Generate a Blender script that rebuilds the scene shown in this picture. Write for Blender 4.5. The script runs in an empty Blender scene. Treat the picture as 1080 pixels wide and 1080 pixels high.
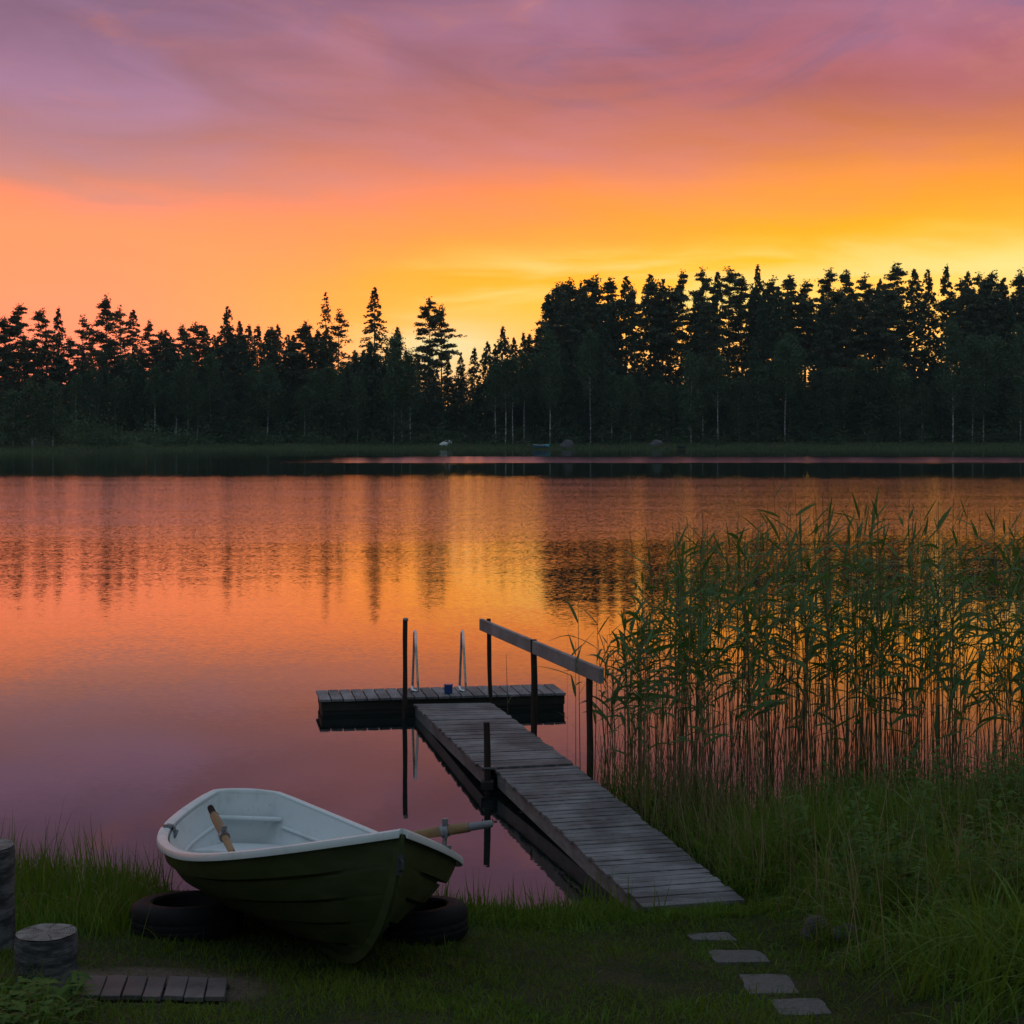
import bpy, math, random
import numpy as np
from mathutils import Vector, Matrix

rng = np.random.default_rng(11)
random.seed(11)
R = math.radians
scene = bpy.context.scene
COL = scene.collection

HAZE = .00012
F, CAMZ, YH = 1700.0, 3.1, 455.0        # focal length in pixels of the 1080 photo, eye height above the lake, horizon row


def lin(r, g, b, a=1.0):
    f = lambda c: (c / 255 / 12.92) if c / 255 <= 0.04045 else ((c / 255 + 0.055) / 1.055) ** 2.4
    return (f(r), f(g), f(b), a)


# ------------------------------------------------------------------ camera
cam_d = bpy.data.cameras.new('camera')
cam = bpy.data.objects.new('camera', cam_d)
COL.objects.link(cam)
cam.location = (0, 0, CAMZ)
cam.rotation_euler = (R(90), 0, 0)
cam_d.sensor_width = 36
cam_d.lens = F / 1080 * 36
cam_d.shift_y = (YH - 540) / 1080
cam_d.clip_start = 0.1
cam_d.clip_end = 20000
scene.camera = cam

# ------------------------------------------------------------------ exposure
scene.view_settings.view_transform = 'Standard'
scene.view_settings.look = 'None'
scene.view_settings.exposure = 0
scene.view_settings.gamma = 1
scene.view_settings.use_curve_mapping = False
scene.render.engine = 'CYCLES'
cy = scene.cycles
cy.max_bounces = 7
cy.diffuse_bounces = 3
cy.glossy_bounces = 4
cy.transmission_bounces = 4
cy.transparent_max_bounces = 6
cy.caustics_reflective = False
cy.caustics_refractive = False
cy.use_denoising = True
cy.sample_clamp_indirect = 4

# ------------------------------------------------------------------ sun
SUN_AZ, SUN_EL = R(15), R(1.8)
sd = Vector((math.sin(SUN_AZ) * math.cos(SUN_EL), math.cos(SUN_AZ) * math.cos(SUN_EL), math.sin(SUN_EL)))
sun_d = bpy.data.lights.new('sun', 'SUN')
sun_d.energy = 2.0
sun_d.color = (1.0, 0.42, 0.14)
sun_d.angle = R(0.5)
sun = bpy.data.objects.new('sun', sun_d)
COL.objects.link(sun)
sun.rotation_euler = (-sd).to_track_quat('-Z', 'Y').to_euler()
sun.location = (60, 250, 120)

# ------------------------------------------------------------------ world: sunset cloud deck over a dusk dome
world = bpy.data.worlds.new('World')
scene.world = world
world.use_nodes = True
WN, WL = world.node_tree.nodes, world.node_tree.links
WN.clear()


class NT:
    """small helper to wire nodes"""
    def __init__(self, tree):
        self.n, self.l = tree.nodes, tree.links

    def new(self, t, **kw):
        o = self.n.new(t)
        for k, v in kw.items():
            setattr(o, k, v)
        return o

    def put(self, sock, v):
        if isinstance(v, bpy.types.NodeSocket):
            self.l.new(v, sock)
        elif v is not None:
            sock.default_value = v

    def m(self, op, a, b=None, c=None, clamp=False):
        o = self.new('ShaderNodeMath', operation=op, use_clamp=clamp)
        self.put(o.inputs[0], a)
        self.put(o.inputs[1], b)
        self.put(o.inputs[2], c)
        return o.outputs[0]

    def vm(self, op, a, b=None, scale=None):
        o = self.new('ShaderNodeVectorMath', operation=op)
        self.put(o.inputs[0], a)
        self.put(o.inputs[1], b)
        if scale is not None:
            self.put(o.inputs['Scale'], scale)
        return o.outputs[0]

    def xyz(self, v):
        o = self.new('ShaderNodeSeparateXYZ')
        self.put(o.inputs[0], v)
        return o.outputs

    def comb(self, x, y, z):
        o = self.new('ShaderNodeCombineXYZ')
        for i, v in enumerate((x, y, z)):
            self.put(o.inputs[i], v)
        return o.outputs[0]

    def rng(self, v, a, b, c=0.0, d=1.0, smooth=True):
        o = self.new('ShaderNodeMapRange', interpolation_type='SMOOTHSTEP' if smooth else 'LINEAR')
        self.put(o.inputs[0], v)
        for i, q in enumerate((a, b, c, d)):
            o.inputs[i + 1].default_value = q
        return o.outputs[0]

    def ramp(self, v, stops, interp='LINEAR'):
        o = self.new('ShaderNodeValToRGB')
        cr = o.color_ramp
        cr.interpolation = interp
        while len(cr.elements) < len(stops):
            cr.elements.new(0.5)
        for e, (p, c) in zip(cr.elements, stops):
            e.position = p
            e.color = c
        self.put(o.inputs[0], v)
        return o.outputs[0]

    def mix(self, f, a, b, mode='MIX', clamp=False):
        o = self.new('ShaderNodeMix', data_type='RGBA', blend_type=mode)
        o.clamp_result = clamp
        self.put(o.inputs[0], f)
        self.put(o.inputs[6], a)
        self.put(o.inputs[7], b)
        return o.outputs[2]

    def noise(self, vec, scale, detail=3, rough=0.5, out=0, dist=0.0, dim='3D'):
        o = self.new('ShaderNodeTexNoise', noise_dimensions=dim)
        self.put(o.inputs['Vector'], vec)
        o.inputs['Scale'].default_value = scale
        o.inputs['Detail'].default_value = detail
        o.inputs['Roughness'].default_value = rough
        o.inputs['Distortion'].default_value = dist
        return o.outputs[out]


w = NT(world.node_tree)
wx, wy, wz = w.xyz(w.new('ShaderNodeTexCoord').outputs['Generated'])
az = w.m('ARCTAN2', wx, wy)
el = w.m('ARCSINE', wz)
big = w.noise(w.comb(w.m('MULTIPLY', az, 2.2), w.m('MULTIPLY', el, 8.0), 3.1), 1.4, 4, 0.5)
streak = w.noise(w.comb(w.m('ADD', w.m('MULTIPLY', az, 3.4), w.m('MULTIPLY', el, 4.0)), w.m('MULTIPLY', el, 30.0), 7.7), 1.5, 4, 0.55, dist=0.4)
puff = w.noise(w.comb(w.m('MULTIPLY', az, 5.0), w.m('ADD', w.m('MULTIPLY', el, 17.0), w.m('MULTIPLY', az, 2.5)), 1.7), 1.5, 5, 0.55, dist=0.6)
el2 = w.m('ADD', el, w.m('MULTIPLY', w.m('SUBTRACT', big, 0.5), 0.070))
el2 = w.m('ADD', el2, w.m('MULTIPLY', w.m('SUBTRACT', streak, 0.5), 0.014))
el2 = w.m('ADD', el2, w.m('MULTIPLY', w.m('SUBTRACT', puff, 0.5), 0.046))
rp = w.m('MULTIPLY', el2, 2.0, clamp=True)          # 0..0.5 rad -> 0..1
def S(lst):
    """sRGB stops as seen; low in the sky the red channel is brighter than the display can show"""
    o = []
    for e, c in lst:
        r, g, b, a = lin(*c)
        k = 1.0 + .75 * max(0.0, min(1.0, (.160 - e) / .045))
        o.append((e * 2.0, (r * k, g, b, a)))
    return o


rampL = w.ramp(rp, S([(0, (252, 172, 126)), (.05, (252, 168, 122)), (.09, (251, 166, 114)), (.126, (250, 162, 106)),
                      (.140, (243, 154, 108)), (.160, (216, 140, 122)), (.182, (184, 130, 138)), (.215, (166, 123, 150)),
                      (.265, (150, 114, 144)), (.34, (132, 107, 124)), (.5, (118, 118, 142))]))
rampC = w.ramp(rp, S([(0, (255, 222, 120)), (.045, (255, 212, 100)), (.073, (255, 204, 62)), (.0967, (255, 190, 46)),
                      (.126, (252, 166, 80)), (.15, (244, 148, 96)), (.18, (214, 130, 116)), (.205, (188, 122, 132)),
                      (.235, (176, 120, 142)), (.265, (160, 114, 140)), (.34, (134, 107, 122)), (.5, (118, 118, 142))]))
rampR = w.ramp(rp, S([(0, (255, 235, 130)), (.08, (255, 238, 104)), (.0967, (255, 218, 48)), (.112, (255, 202, 32)), (.13, (255, 184, 38)),
                      (.15, (250, 164, 62)), (.175, (228, 136, 90)), (.2, (198, 116, 114)), (.232, (182, 111, 126)),
                      (.27, (162, 110, 134)), (.34, (140, 107, 130)), (.5, (118, 118, 142))]))
front = w.mix(w.rng(az, -.27, .0), rampL, rampC)
front = w.mix(w.rng(az, -.05, .20), front, rampR)
# bright yellow breaks in the cloud low over the trees
def blob(a0, sa, e0, se):
    da = w.m('DIVIDE', w.m('SUBTRACT', az, a0), sa)
    de = w.m('DIVIDE', w.m('SUBTRACT', el2, e0), se)
    return w.m('POWER', 2.718, w.m('MULTIPLY', w.m('ADD', w.m('MULTIPLY', da, da), w.m('MULTIPLY', de, de)), -1.0))
brk = w.m('MULTIPLY', w.m('ADD', blob(-.03, .055, .062, .026), w.m('ADD', blob(.29, .16, .102, .014), blob(.08, .13, .088, .018))), w.rng(streak, .40, .62))
front = w.mix(w.m('MULTIPLY', brk, .8, clamp=True), front, lin(255, 236, 140))
front = w.mix(w.m('MULTIPLY', blob(.33, .085, .100, .020), .85, clamp=True), front, lin(255, 242, 150))
front = w.mix(w.m('MULTIPLY', blob(-.045, .04, .045, .02), .8, clamp=True), front, lin(255, 244, 185))
# blue-grey bellies and pink lit billows of the cloud deck
bel = w.noise(w.comb(w.m('ADD', w.m('MULTIPLY', az, 4.2), w.m('MULTIPLY', el, 5.0)), w.m('SUBTRACT', w.m('MULTIPLY', el, 15.0), w.m('MULTIPLY', az, 1.6)), 12.3), 1.0, 6, .62, dist=1.1)
front = w.mix(w.m('MULTIPLY', w.rng(bel, .50, .70), w.rng(el, .15, .24, 0, .55)), front, lin(122, 106, 142))
front = w.mix(w.m('MULTIPLY', w.rng(bel, .47, .32), w.rng(el, .14, .22, 0, .45)), front, lin(206, 130, 122))
# faint brightness texture of the cloud deck, only up in the mauve part
tex = w.m('ADD', .985, w.m('MULTIPLY', w.m('SUBTRACT', w.m('ADD', puff, big), 1.0), w.rng(el, .06, .20, .16, .70)))
front = w.mix(1.0, front, w.comb(tex, tex, tex), mode='MULTIPLY')
# dusk dome overhead and behind the camera, with the physical sky blended in
sky = w.new('ShaderNodeTexSky', sky_type='NISHITA', sun_disc=False)
sky.sun_elevation = SUN_EL
sky.sun_rotation = SUN_AZ
nish = w.mix(1.0, sky.outputs[0], (.10, .10, .10, 1), mode='MULTIPLY')
DOME = w.ramp(w.rng(wz, 0.0, 1.0, smooth=False), [(0, (.115, .140, .140, 1)), (.22, (.25, .30, .32, 1)), (.5, (.34, .42, .49, 1)), (1, (.45, .56, .67, 1))])
dome = w.mix(.22, DOME, nish)
front = w.mix(w.rng(el, .30, .75), front, dome)
full = w.mix(w.rng(wy, .80, .10), front, dome)
bg = w.new('ShaderNodeBackground')
w.put(bg.inputs[0], full)
bg.inputs[1].default_value = 1.0
wo = w.new('ShaderNodeOutputWorld')
WL.new(bg.outputs[0], wo.inputs[0])

# ================================================================== helpers


def tag(o, label=None, cat=None, group=None, kind=None):
    for k, v in (('label', label), ('category', cat), ('group', group), ('kind', kind)):
        if v:
            o[k] = v
    return o


def empty(name, loc, label, cat, group=None, rz=0.0):
    o = bpy.data.objects.new(name, None)
    COL.objects.link(o)
    o.location = loc
    o.rotation_euler = (0, 0, rz)
    o.empty_display_size = 0.2
    return tag(o, label, cat, group)


def np_mesh(name, V, faces_list, mats, tone=None, smooth=False, mat_idx=None):
    """V (n,3); faces_list = list of int arrays (m,k)"""
    me = bpy.data.meshes.new(name)
    V = np.asarray(V, dtype=np.float32)
    loops = np.concatenate([f.ravel() for f in faces_list]).astype(np.int32)
    tot = np.concatenate([np.full(len(f), f.shape[1], dtype=np.int32) for f in faces_list])
    start = np.concatenate([[0], np.cumsum(tot)[:-1]]).astype(np.int32)
    me.vertices.add(len(V))
    me.vertices.foreach_set('co', V.ravel())
    me.loops.add(len(loops))
    me.loops.foreach_set('vertex_index', loops)
    me.polygons.add(len(tot))
    me.polygons.foreach_set('loop_start', start)
    me.polygons.foreach_set('loop_total', tot)
    me.polygons.foreach_set('use_smooth', np.full(len(tot), smooth, dtype=bool))
    if mat_idx is not None:
        me.polygons.foreach_set('material_index', np.asarray(mat_idx, dtype=np.int32))
    for m in (mats if isinstance(mats, (list, tuple)) else [mats]):
        me.materials.append(m)
    if tone is not None:
        a = me.attributes.new('tone', 'FLOAT', 'FACE')
        a.data.foreach_set('value', np.asarray(tone, dtype=np.float32))
    me.update(calc_edges=True)
    me.validate()
    return me


def link(name, me, parent=None, loc=None):
    o = bpy.data.objects.new(name, me)
    COL.objects.link(o)
    if parent is not None:
        o.parent = parent
    if loc is not None:
        o.location = loc
    return o


class MB:
    """collects shapes, links them as one mesh object"""
    def __init__(self):
        self.v, self.f, self.t, self.m = [], [], [], []

    def add(self, V, Fs, tone=0.5, mi=0):
        n = len(self.v)
        self.v += [tuple(p) for p in V]
        for f in Fs:
            self.f.append(tuple(i + n for i in f))
            self.t.append(tone)
            self.m.append(mi)

    def hexa(self, P, tone=0.5, mi=0):
        """8 corners: bottom 0-3, top 4-7 (same winding)"""
        self.add(P, [(3, 2, 1, 0), (4, 5, 6, 7), (0, 1, 5, 4), (1, 2, 6, 5), (2, 3, 7, 6), (3, 0, 4, 7)], tone, mi)

    def box(self, x0, x1, y0, y1, z0, z1, tone=0.5, mi=0):
        self.hexa([(x0, y0, z0), (x1, y0, z0), (x1, y1, z0), (x0, y1, z0), (x0, y0, z1), (x1, y0, z1), (x1, y1, z1), (x0, y1, z1)], tone, mi)

    def slab(self, q, th, tone=0.5, mi=0):
        """q: four top corners; thickness downwards"""
        b = [(p[0], p[1], p[2] - th) for p in q]
        self.hexa(b + [tuple(p) for p in q], tone, mi)

    def tube(self, pts, rad, n=8, tone=0.5, mi=0, caps=True):
        pts = [Vector(p) for p in pts]
        rad = rad if isinstance(rad, (list, tuple, np.ndarray)) else [rad] * len(pts)
        V = []
        up = None
        for i, p in enumerate(pts):
            d = (pts[min(i + 1, len(pts) - 1)] - pts[max(i - 1, 0)]).normalized()
            if up is None:
                up = Vector((1, 0, 0)) if abs(d.x) < .9 else Vector((0, 1, 0))
            s = d.cross(up).normalized()
            up = s.cross(d).normalized()
            for k in range(n):
                a = 2 * math.pi * k / n
                V.append(p + (s * math.cos(a) + up * math.sin(a)) * rad[i])
        Fs = []
        for i in range(len(pts) - 1):
            for k in range(n):
                k2 = (k + 1) % n
                Fs.append((i * n + k, i * n + k2, (i + 1) * n + k2, (i + 1) * n + k))
        if caps:
            Fs.append(tuple(range(n))[::-1])
            Fs.append(tuple((len(pts) - 1) * n + k for k in range(n)))
        self.add(V, Fs, tone, mi)

    def lathe(self, prof, n=32, c=(0, 0, 0), tone=0.5, mi=0, rfun=None, close=False):
        V = []
        for k in range(n):
            a = 2 * math.pi * k / n
            for j, (r, z) in enumerate(prof):
                rr = r if rfun is None else rfun(r, z, a, j, k)
                V.append((c[0] + rr * math.cos(a), c[1] + rr * math.sin(a), c[2] + z))
        m = len(prof)
        Fs = []
        for k in range(n):
            k2 = (k + 1) % n
            for j in range(m if close else m - 1):
                j2 = (j + 1) % m
                Fs.append((k * m + j, k2 * m + j, k2 * m + j2, k * m + j2))
        self.add(V, Fs, tone, mi)

    def build(self, name, mats, parent=None, smooth=None, loc=None):
        me = bpy.data.meshes.new(name)
        me.from_pydata(self.v, [], self.f)
        for mm in (mats if isinstance(mats, (list, tuple)) else [mats]):
            me.materials.append(mm)
        a = me.attributes.new('tone', 'FLOAT', 'FACE')
        a.data.foreach_set('value', np.asarray(self.t, dtype=np.float32))
        me.polygons.foreach_set('material_index', np.asarray(self.m, dtype=np.int32))
        if smooth is not None:
            me.polygons.foreach_set('use_smooth', np.full(len(self.f), True))
            me.update()
            me.set_sharp_from_angle(angle=R(smooth))
        me.update()
        return link(name, me, parent, loc)


def bevel(o, wdt=0.004, seg=2):
    b = o.modifiers.new('bevel', 'BEVEL')
    b.width = wdt
    b.segments = seg
    b.limit_method = 'ANGLE'
    b.angle_limit = R(40)
    return o


# ------------------------------------------------------------------ materials
MATS = {}


def mat(name):
    m = bpy.data.materials.new(name)
    m.use_nodes = True
    t = NT(m.node_tree)
    m.node_tree.nodes.clear()
    out = t.new('ShaderNodeOutputMaterial')
    MATS[name] = m
    return m, t, out


def principled(t, out, color, rough=0.6, spec=0.5, metal=0.0, normal=None, **kw):
    p = t.new('ShaderNodeBsdfPrincipled')
    t.put(p.inputs['Base Color'], color)
    t.put(p.inputs['Roughness'], rough)
    t.put(p.inputs['Metallic'], metal)
    t.put(p.inputs['Specular IOR Level'], spec)
    if normal is not None:
        t.put(p.inputs['Normal'], normal)
    for k, v in kw.items():
        t.put(p.inputs[k.replace('_', ' ')], v)
    t.l.new(p.outputs[0], out.inputs[0])
    return p


def bump(t, h, strength=0.4, dist=0.01):
    b = t.new('ShaderNodeBump')
    b.inputs['Strength'].default_value = strength
    b.inputs['Distance'].default_value = dist
    t.put(b.inputs['Height'], h)
    return b.outputs[0]


def tone(t):
    return t.new('ShaderNodeAttribute', attribute_name='tone').outputs['Fac']


def simple(name, c, rough=0.6, spec=0.4, metal=0.0, var=0.25, scale=14.0, b=0.2):
    m, t, out = mat(name)
    pos = t.new('ShaderNodeTexCoord').outputs['Object']
    n = t.noise(pos, scale, 5, 0.6)
    k = t.rng(n, .3, .7, 1 - var, 1 + var, smooth=False)
    col = t.mix(1.0, (*c, 1), t.comb(k, k, k), mode='MULTIPLY')
    r = t.rng(n, .3, .7, max(rough - .1, .05), min(rough + .12, 1), smooth=False)
    principled(t, out, col, r, spec, metal, bump(t, t.noise(pos, scale * 3, 4, .6), b, .004) if b else None)
    return m


def wood(name, c1, c2, axis=(1, 1, 1), rough=0.75, spec=0.35, tv=.18):
    """weathered timber: grain runs along the axis whose scale is small"""
    m, t, out = mat(name)
    pos = t.new('ShaderNodeTexCoord').outputs['Object']
    tn = tone(t)
    v = t.vm('ADD', t.vm('MULTIPLY', pos, axis), t.comb(t.m('MULTIPLY', tn, 37.0), t.m('MULTIPLY', tn, 11.0), 0.0))
    g = t.noise(v, 1.0, 5, .62)
    blot = t.noise(pos, 2.3, 4, .6)
    f = t.m('ADD', t.m('MULTIPLY', g, .75), t.m('MULTIPLY', t.m('SUBTRACT', blot, .5), .85))
    f = t.m('ADD', f, t.m('MULTIPLY', t.m('SUBTRACT', tn, .5), tv))
    col = t.mix(t.rng(f, .18, .72), (*c1, 1), (*c2, 1))
    principled(t, out, col, t.rng(g, .3, .7, rough - .15, rough + .1), spec, 0, bump(t, g, .35, .006))
    return m


wood('deck_wood', (.060, .056, .060), (.25, .245, .265), (3, 70, 20), tv=.08)
wood('rail_wood', (.14, .13, .135), (.32, .31, .33), (4, 60, 60))
wood('dark_timber', (.012, .010, .009), (.045, .038, .034), (6, 30, 30))
wood('fascia_timber', (.085, .085, .090), (.24, .245, .26), (8, 8, 60))
wood('post_wood', (.020, .012, .010), (.060, .036, .026), (40, 40, 4))
wood('float_wood', (.08, .078, .085), (.27, .265, .29), (70, 4, 20))
wood('oar_wood', (.17, .095, .040), (.33, .20, .090), (4, 40, 40), rough=.5)
wood('board_wood', (.045, .040, .040), (.125, .112, .112), (60, 4, 30))
m, t, out = mat('cut_wood')
pos = t.new('ShaderNodeTexCoord').outputs['Object']
ax_, ay_, _ = t.xyz(pos)
rad_ = t.m('SQRT', t.m('ADD', t.m('MULTIPLY', ax_, ax_), t.m('MULTIPLY', ay_, ay_)))
n1 = t.noise(pos, 14.0, 5, .65)
ringv = t.m('SINE', t.m('ADD', t.m('MULTIPLY', rad_, 520.0), t.m('MULTIPLY', n1, 9.0)))
ang_ = t.m('SINE', t.m('ADD', t.m('MULTIPLY', t.m('ARCTAN2', ay_, ax_), 7.0), t.m('MULTIPLY', n1, 6.0)))
f = t.m('ADD', t.m('ADD', n1, t.m('MULTIPLY', ringv, .10)), t.m('MULTIPLY', t.rng(ang_, .93, 1.0), -.35))
principled(t, out, t.mix(t.rng(f, .25, .75), (.075, .066, .064, 1), (.25, .225, .215, 1)), .85, .2, 0, bump(t, f, .4, .006))
simple('steel', (.55, .57, .60), rough=.28, metal=1.0, var=.1, b=0)
simple('galvanised', (.20, .21, .23), rough=.45, metal=.7, var=.25, scale=40)
simple('blue_plastic', (.010, .045, .20), rough=.4, var=.12)
simple('black_rubber', (.007, .007, .009), rough=.75, spec=.2, var=.35, scale=30)
simple('black_grip', (.008, .008, .009), rough=.8, spec=.15, var=.2)
simple('grey_grip', (.16, .16, .18), rough=.45, var=.2)
simple('float_foam', (.010, .010, .010), rough=.7, var=.3)
simple('stone', (.13, .12, .125), rough=.85, var=.35, scale=9, b=.6)
simple('dark_stone', (.050, .045, .052), rough=.9, var=.4, scale=12, b=.7)
m, t, out = mat('paver_stone')
pos = t.new('ShaderNodeNewGeometry').outputs['Position']
n1, n2 = t.noise(pos, 9.0, 6, .7), t.noise(pos, 60.0, 4, .6)
c = t.mix(t.rng(n2, .3, .7), (.070, .066, .066, 1), (.13, .125, .125, 1))
c = t.mix(t.rng(n1, .52, .66, 0, .8), c, (.030, .050, .014, 1))
principled(t, out, c, .9, .2, 0, bump(t, t.m('ADD', n1, t.m('MULTIPLY', n2, .4)), .7, .012))
simple('boulder_stone', (.085, .09, .10), rough=.9, var=.35, scale=1.2, b=.5)
simple('white_hull', (.55, .58, .62), rough=.45, var=.08, scale=2)
simple('blue_hull', (.05, .18, .42), rough=.45, var=.12, scale=2)
simple('cyan_tarp', (.08, .42, .55), rough=.6, var=.12, scale=3)
simple('dark_hull', (.03, .035, .04), rough=.6, var=.12, scale=2)


def boat_mats():
    # white gelcoat with light scuffs
    m, t, out = mat('gelcoat_white')
    pos = t.new('ShaderNodeTexCoord').outputs['Object']
    dirt = t.noise(pos, 5.0, 6, .7)
    spots = t.noise(pos, 42.0, 3, .5)
    c = t.mix(t.rng(dirt, .48, .78, 0, .55), (.58, .63, .66, 1), (.36, .38, .37, 1))
    c = t.mix(t.rng(spots, .66, .76, 0, .5), c, (.24, .23, .20, 1))
    principled(t, out, c, t.rng(dirt, .3, .7, .28, .5), .5, 0, bump(t, t.noise(pos, 3.0, 2), .05, .01))
    m, t, out = mat('gelcoat_green')
    pos = t.new('ShaderNodeTexCoord').outputs['Object']
    dirt = t.noise(t.vm('MULTIPLY', pos, (2, 2, 7)), 2.6, 6, .7)
    c = t.mix(t.rng(dirt, .35, .75), (.034, .049, .014, 1), (.052, .064, .026, 1))
    principled(t, out, c, t.rng(dirt, .3, .7, .34, .55), .4, 0, bump(t, t.noise(pos, 2.0, 3), .06, .01))


boat_mats()


def leaf(name, ca, cb, trans=0.3, rough=.6, spec=.25, tcol=None):
    m, t, out = mat(name)
    tn = tone(t)
    c = t.mix(tn, (*ca, 1), (*cb, 1))
    p = principled(t, out, c, rough, spec)
    tr = t.new('ShaderNodeBsdfTranslucent')
    t.put(tr.inputs[0], t.mix(1.0, c, (*(tcol or (1.5, 1.3, .6)), 1), mode='MULTIPLY'))
    mx = t.new('ShaderNodeMixShader')
    mx.inputs[0].default_value = trans
    t.l.new(p.outputs[0], mx.inputs[1])
    t.l.new(tr.outputs[0], mx.inputs[2])
    t.l.new(mx.outputs[0], out.inputs[0])
    return m


leaf('spruce_needles', (.032, .066, .048), (.058, .096, .062), .2)
leaf('pine_needles', (.046, .070, .048), (.082, .105, .064), .2)
leaf('birch_leaves', (.040, .090, .052), (.070, .118, .064), .25)
leaf('bush_leaves', (.034, .076, .044), (.066, .105, .056), .3)
leaf('shore_reed', (.070, .120, .060), (.115, .155, .082), .3)
leaf('lawn_blades', (.042, .098, .006), (.110, .155, .018), .34, spec=.12)
leaf('tall_grass_blades', (.048, .122, .008), (.118, .185, .026), .38, spec=.18)
leaf('reed_leaves', (.044, .120, .030), (.105, .175, .052), .36, rough=.5, spec=.3)
leaf('reed_stems', (.080, .085, .038), (.240, .180, .100), .05)
leaf('straw', (.18, .14, .08), (.32, .26, .16), .2)
leaf('weed_leaves', (.036, .100, .012), (.090, .150, .026), .36, spec=.15)


def bark(name, c1, c2, marks=False, rg=(.42, .60)):
    m, t, out = mat(name)
    pos = t.new('ShaderNodeTexCoord').outputs['Object']
    if marks:
        n = t.noise(t.vm('MULTIPLY', pos, (5, 5, 26)), 1.0, 5, .7)
        big_ = t.noise(pos, 3.5, 4, .6)
        f = t.m('ADD', n, t.m('MULTIPLY', t.m('SUBTRACT', big_, .5), .8))
        c = t.mix(t.rng(f, *rg), (*c1, 1), (*c2, 1))
    else:
        n = t.noise(t.vm('MULTIPLY', pos, (9, 9, 2)), 1.0, 4, .6)
        c = t.mix(t.rng(n, .3, .7), (*c1, 1), (*c2, 1))
    principled(t, out, c, .85, .2, 0, bump(t, n, .6, .012))
    return m


bark('spruce_bark', (.030, .024, .022), (.07, .058, .052))
bark('pine_bark', (.06, .032, .020), (.15, .08, .05))
bark('birch_bark', (.10, .10, .10), (.62, .62, .62), True)
bark('log_bark', (.028, .028, .030), (.135, .135, .145), True, (.36, .72))

# ================================================================== terrain
SHORE = np.array([(-60, 12.5), (-8, 11.7), (-5, 11.4), (-3.5, 11.15), (-1.6, 10.75), (0, 10.45), (.9, 10.5), (1.45, 10.75), (1.9, 11.9), (2.6, 12.6), (4, 12.9), (7, 13.0), (60, 14)])


def gz(x, y):
    s = np.interp(x, SHORE[:, 0], SHORE[:, 1])
    t = s - np.asarray(y, dtype=float)
    up = .17 * t - .11 * (1 - np.exp(-np.maximum(t, 0)))
    z = np.where(t > 0, up, .10 * t)
    z = np.where(t > 9, .17 * 9 - .11 + .02 * (t - 9), z)
    z = z + .020 * np.sin(x * 2.1 + 1.3) * np.sin(np.asarray(y) * 1.7) * np.clip(t, 0, 1) + .012 * np.sin(x * 5.3) * np.sin(np.asarray(y) * 4.1 + .7) * np.clip(t, 0, 1)
    z = z + .20 * np.clip((x - 2.3) / .9, 0, 1) * np.clip((t - .1) / .7, 0, 1) * np.exp(-((np.asarray(y) - 11.6) / 1.3) ** 2) + .10 * np.exp(-((x - 2.0) / .4) ** 2 - ((np.asarray(y) - 10.9) / .5) ** 2)
    z = z + .06 * np.exp(-((x - 1.12) / .55) ** 2 - ((np.asarray(y) - 9.95) / .35) ** 2)
    return np.maximum(z, -.5)


def at(px, py, d, ):
    return Vector(((px - 540) / F * d, d, CAMZ - (py - YH) / F * d))


def hit(px, py):
    """where the pixel's ray meets the near bank"""
    for d in np.arange(5.5, 16, .01):
        z = CAMZ - (py - YH) / F * d
        x = (px - 540) / F * d
        if z <= float(gz(x, d)):
            return Vector((x, d, float(gz(x, d))))
    d = 1700 * CAMZ / (py - YH)
    return Vector(((px - 540) / F * d, d, 0))


def grid(name, xs, ys, fz, m, smooth=True):
    X, Y = np.meshgrid(xs, ys)
    V = np.stack([X, Y, fz(X, Y)], -1).reshape(-1, 3)
    nx, ny = len(xs), len(ys)
    i = (np.arange(ny - 1)[:, None] * nx + np.arange(nx - 1)[None]).ravel()
    return link(name, np_mesh(name, V, [np.stack([i, i + 1, i + nx + 1, i + nx], 1)], m, smooth=smooth))


# near ground: dark lawn soil, bare patch beside the duckboard
m, t, out = mat('ground_soil')
pos = t.new('ShaderNodeNewGeometry').outputs['Position']
n1 = t.noise(pos, 3.0, 6, .65)
n2 = t.noise(pos, 40.0, 4, .6)
c = t.mix(t.rng(n1, .35, .65), (.014, .024, .006, 1), (.036, .034, .015, 1))
px_, py_, pz_ = t.xyz(pos)
bd = t.m('ADD', t.m('POWER', t.m('DIVIDE', t.m('ADD', px_, 1.72), .55), 2.0), t.m('POWER', t.m('DIVIDE', t.m('SUBTRACT', py_, 7.95), .5), 2.0))
bare = t.rng(t.m('ADD', bd, t.m('MULTIPLY', t.m('SUBTRACT', n1, .5), 2.0)), 1.4, .5)
c = t.mix(bare, c, (.085, .066, .052, 1))
k = t.rng(n2, .3, .7, .65, 1.35)
c = t.mix(1.0, c, t.comb(k, k, k), mode='MULTIPLY')
principled(t, out, c, .95, .15, 0, bump(t, n2, .8, .02))
xs = np.concatenate([np.linspace(-60, -7, 20), np.linspace(-6.8, 7.8, 147), np.linspace(8, 60, 20)])
ys = np.concatenate([np.linspace(-60, 4, 20), np.linspace(4.2, 14.4, 103), np.linspace(15, 20, 4)])
tag(grid('ground', xs, ys, gz, m), kind='structure')

# far ground
FS = np.array([(-2000, 215), (-90, 226), (-66, 232), (-58, 262), (-50, 274), (0, 277), (60, 277), (2000, 290)])


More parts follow.
